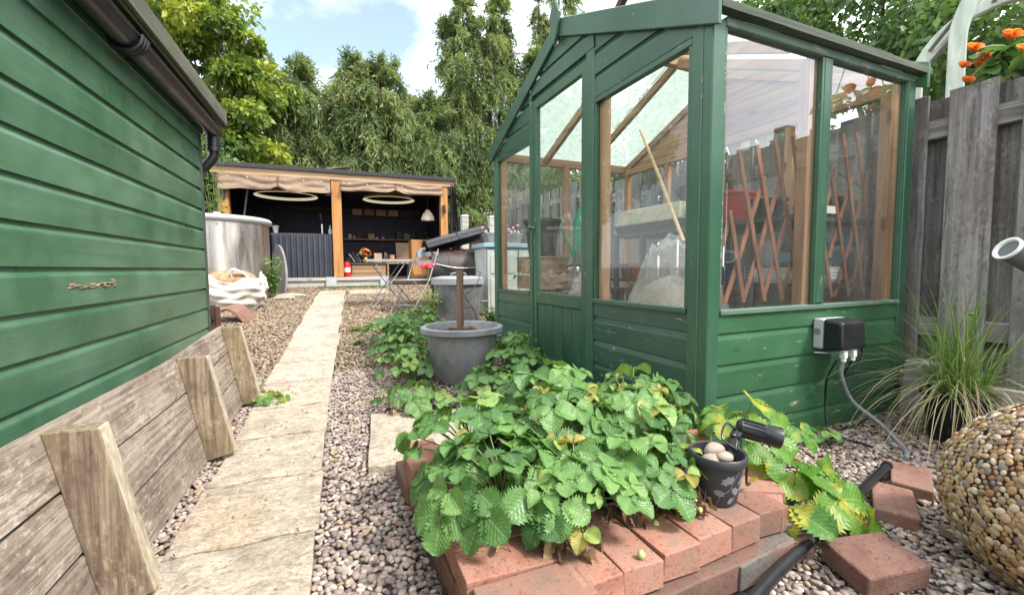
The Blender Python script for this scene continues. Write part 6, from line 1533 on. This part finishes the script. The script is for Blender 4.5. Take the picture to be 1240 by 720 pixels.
def conifer(label, x, y, h, r0, seed, nf=1500, lead=1, tilt=0, group=None, base=.6, pe=.75):
    r = np.random.default_rng(seed); zg = ground_z(x, y); t = thing('conifer_tree', label, 'tree', (x, y, zg), 0, group)
    mb = MB(); mb.tube([(0, 0, 0), (.03, 0, h * .4), (tilt * .6, .02, h * .75), (tilt, 0, h * .97)], [.15, .10, .035, .006], 10, 4)
    tops = [(tilt, 0.0, h)]
    for k in range(lead - 1):
        a = r.uniform(0, 6.28); q = r0 * .45; hh = h * r.uniform(.84, .97); tops.append((q * math.cos(a) + tilt, q * math.sin(a), hh))
        mb.tube([(0, 0, h * .35), (q * .8 * math.cos(a), q * .8 * math.sin(a), h * .55), (q * math.cos(a) + tilt, q * math.sin(a), hh * .97)], [.08, .06, .01], 8, 4)
    for k in range(26):
        a = r.uniform(0, 6.28); z = h * r.uniform(.12, .85); q = r0 * .8 * (1 - (z / h) ** 1.6); mb.tube([(tilt * z / h, 0, z), (tilt * z / h + q * .6 * math.cos(a), q * .6 * math.sin(a), z + .12), (tilt * z / h + q * math.cos(a), q * math.sin(a), z - .05)], [.03, .02, .006], 5, 3)
    mb.build('trunk', M['bark'], t)
    # boughs: each carries many hanging sprays, so the outline is uneven and gaps show between boughs
    nb = int(nf * 1.35) // 14; which = r.integers(0, len(tops), nb); T = np.array(tops)[which]
    u = r.uniform(0, 1, nb) ** .85; zt = base / h + (1 - base / h) * u
    prof = np.clip(1 - zt, 0.0, 1) ** pe * (1 + .25 * np.sin(zt * 19 + which * 2)); ang = r.uniform(0, 6.283, nb)
    lump = 1 + .22 * np.sin(ang * 3 + zt * 7 + seed) + r.normal(0, .12, nb)
    R_ = r0 * prof * lump * np.where(r.random(nb) < .25, .55, 1.0) + .10
    o = np.stack([np.cos(ang), np.sin(ang), np.zeros(nb)], 1)
    ax = np.stack([T[:, 0] * zt, T[:, 1] * zt, T[:, 2] * zt], 1)
    bl_ = np.clip(R_ * .7, .10, .9)
    V_, F_, C_ = [], [], []; nspr = 14; nst = 15; bb = 0
    w = r.uniform(0, 1, (nb, nspr))
    side = np.cross(o, [0, 0, 1.0])
    sp = ax[:, None] + o[:, None] * (R_[:, None] - bl_[:, None] * w)[..., None] + side[:, None] * (r.normal(0, .16, (nb, nspr)) * (.3 + R_[:, None]) * .6)[..., None]
    sp[..., 2] += -.30 * (1 - w) ** 1.5 * bl_[:, None] + r.normal(0, .07, (nb, nspr)) + .12 * bl_[:, None]
    spd = norm(o[:, None] * .55 + r.normal(0, .35, (nb, nspr, 3)) + np.array([0, 0, -.85])); tip = zt[:, None] > .93
    spd[..., 2] = np.where(tip, np.abs(spd[..., 2]), spd[..., 2])
    sl = np.clip(.22 + .16 * R_[:, None] / r0, 0, .4) * r.uniform(.6, 1.3, (nb, nspr))
    f = np.linspace(0, 1, nst)[None, None]
    P = sp[..., None, :] + spd[..., None, :] * (f * sl[..., None])[..., None]
    P[..., 2] -= (f ** 2) * (sl[..., None]) * .35
    D = spd[..., None, :] * .8 + r.normal(0, .65, (nb, nspr, nst, 3)); D[..., 2] -= .3
    n = nb * nspr * nst
    L = (r.uniform(.07, .17, n)); Wd = r.uniform(.008, .022, n)
    V, F = strips(P.reshape(-1, 3), D.reshape(-1, 3), L, Wd, seed + 1)
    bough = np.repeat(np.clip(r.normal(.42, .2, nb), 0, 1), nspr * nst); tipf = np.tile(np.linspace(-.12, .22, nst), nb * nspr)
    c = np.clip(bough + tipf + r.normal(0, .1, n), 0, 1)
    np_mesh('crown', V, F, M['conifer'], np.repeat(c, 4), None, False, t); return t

def broadleaf(label, x, y, h, r0, seed, n=14000, mat='broad_green', squash=.8, zc=.62, leaf=.075, group=None, lumps=34):
    r = np.random.default_rng(seed); zg = ground_z(x, y); t = thing('broadleaf_tree', label, 'tree', (x, y, zg), 0, group)
    a = r.uniform(0, 6.283, lumps); ct = r.uniform(-.9, 1, lumps); st = np.sqrt(1 - ct ** 2); q = r.uniform(.45, 1, lumps) ** .6
    C = np.stack([np.cos(a) * st * q * r0, np.sin(a) * st * q * r0, h * zc + ct * q * (h * (1 - zc)) * (1 if True else squash)], 1); C[:, 2] = np.clip(C[:, 2], .5, h)
    mb = MB(); mb.tube([(0, 0, 0), (.05, .02, h * .3), (.0, .0, h * .62)], [.17, .13, .07], 10, 4)
    for c in C[::2]: mb.tube([(0, 0, h * .28 + .1 * c[2]), tuple(c * .55 + np.array([0, 0, h * .2])), tuple(c)], [.05, .03, .008], 6, 3)
    mb.build('trunk', M['bark'], t)
    k = r.integers(0, lumps, n); rad = r.uniform(.28, .55, lumps) * r0 * .62
    d = norm(r.normal(size=(n, 3))); P = C[k] + d * (rad[k] * r.uniform(.35, 1.0, n) ** .5)[:, None] * np.array([1, 1, .62])
    D = norm(d * .6 + r.normal(0, .6, (n, 3)) + np.array([0, 0, -.35])); L = r.uniform(.7, 1.4, n) * leaf
    V, F = strips(P, D, L, L * .32, seed + 1)
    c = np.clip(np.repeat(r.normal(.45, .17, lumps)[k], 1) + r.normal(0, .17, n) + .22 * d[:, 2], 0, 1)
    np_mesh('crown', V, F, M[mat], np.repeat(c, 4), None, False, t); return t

CT = [
 ('dark drooping conifer rising just right of the yellow green trees', -1.9, 12.2, 5.3, 1.5, 2, 2100, .5),
 ('drooping conifer with ragged top behind the left bay of the shelter', -.75, 11.9, 5.2, 1.4, 2, 2100, .48),
 ('conifer with thin pointed leader above the middle of the shelter', .32, 12.0, 5.7, 1.3, 2, 2000, .6),
 ('drooping conifer with two tips behind the right bay of the shelter', 1.3, 11.8, 5.5, 1.35, 3, 2100, .55),
 ('shorter drooping conifer at the right end of the shelter roof', 2.3, 11.7, 4.75, 1.3, 2, 2000, .48),
 ('tall pointed conifer, left of the two spires beside the greenhouse', 3.40, 11.9, 7.95, 1.25, 2, 2500, .75),
 ('tall pointed conifer, right of the two spires beside the greenhouse', 4.45, 12.0, 7.9, 1.35, 2, 2500, .75),
 ('tallest conifer whose top is cut off above the greenhouse gable', 6.2, 11.8, 9.6, 1.5, 2, 2300, .75),
 ('conifer standing low between the spires and the greenhouse gable', 5.3, 11.5, 6.3, 1.3, 2, 1800, .7),
 ('low conifer filling behind the left bay of the shelter roof', -1.3, 12.9, 5.0, 1.5, 2, 1500, .45),
 ('low conifer filling behind the middle post of the shelter', -.2, 13.0, 5.1, 1.5, 2, 1500, .45),
 ('low conifer filling behind the right bay of the shelter', .85, 13.0, 5.2, 1.5, 2, 1500, .45),
 ('low conifer between the right end of the shelter and the two spires', 2.85, 12.8, 4.9, 1.5, 2, 1500, .45),
 ('low conifer right behind the shelter roof end', 1.85, 12.9, 5.1, 1.5, 2, 1500, .45),
]
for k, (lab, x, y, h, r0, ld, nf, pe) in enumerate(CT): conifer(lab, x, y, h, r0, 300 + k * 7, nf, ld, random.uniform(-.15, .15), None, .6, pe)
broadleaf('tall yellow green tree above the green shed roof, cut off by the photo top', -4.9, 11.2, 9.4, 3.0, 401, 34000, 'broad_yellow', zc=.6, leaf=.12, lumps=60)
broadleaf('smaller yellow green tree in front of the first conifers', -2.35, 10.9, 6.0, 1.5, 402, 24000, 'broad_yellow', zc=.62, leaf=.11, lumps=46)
broadleaf('low dark green bush beside the left end of the shelter', -3.0, 9.6, 3.6, 1.3, 403, 9000, 'broad_green', zc=.5, leaf=.09)
broadleaf('green tree behind the fence seen over the greenhouse roof', 7.2, 6.2, 5.6, 2.0, 404, 20000, 'broad_green', zc=.58, leaf=.085, lumps=46)
broadleaf('large green tree over the far greenhouse eave, with sky gaps', 7.6, 4.1, 5.7, 1.9, 405, 20000, 'broad_green', zc=.58, leaf=.085, lumps=46)
broadleaf('green tree behind the rose arch and hanging basket', 7.4, 2.2, 5.4, 1.9, 406, 20000, 'broad_green', zc=.58, leaf=.085, lumps=46)
broadleaf('dark green tree glimpsed through the greenhouse beyond the fence', 5.6, 8.3, 4.6, 1.6, 407, 14000, 'broad_green', zc=.52, leaf=.09, lumps=40)
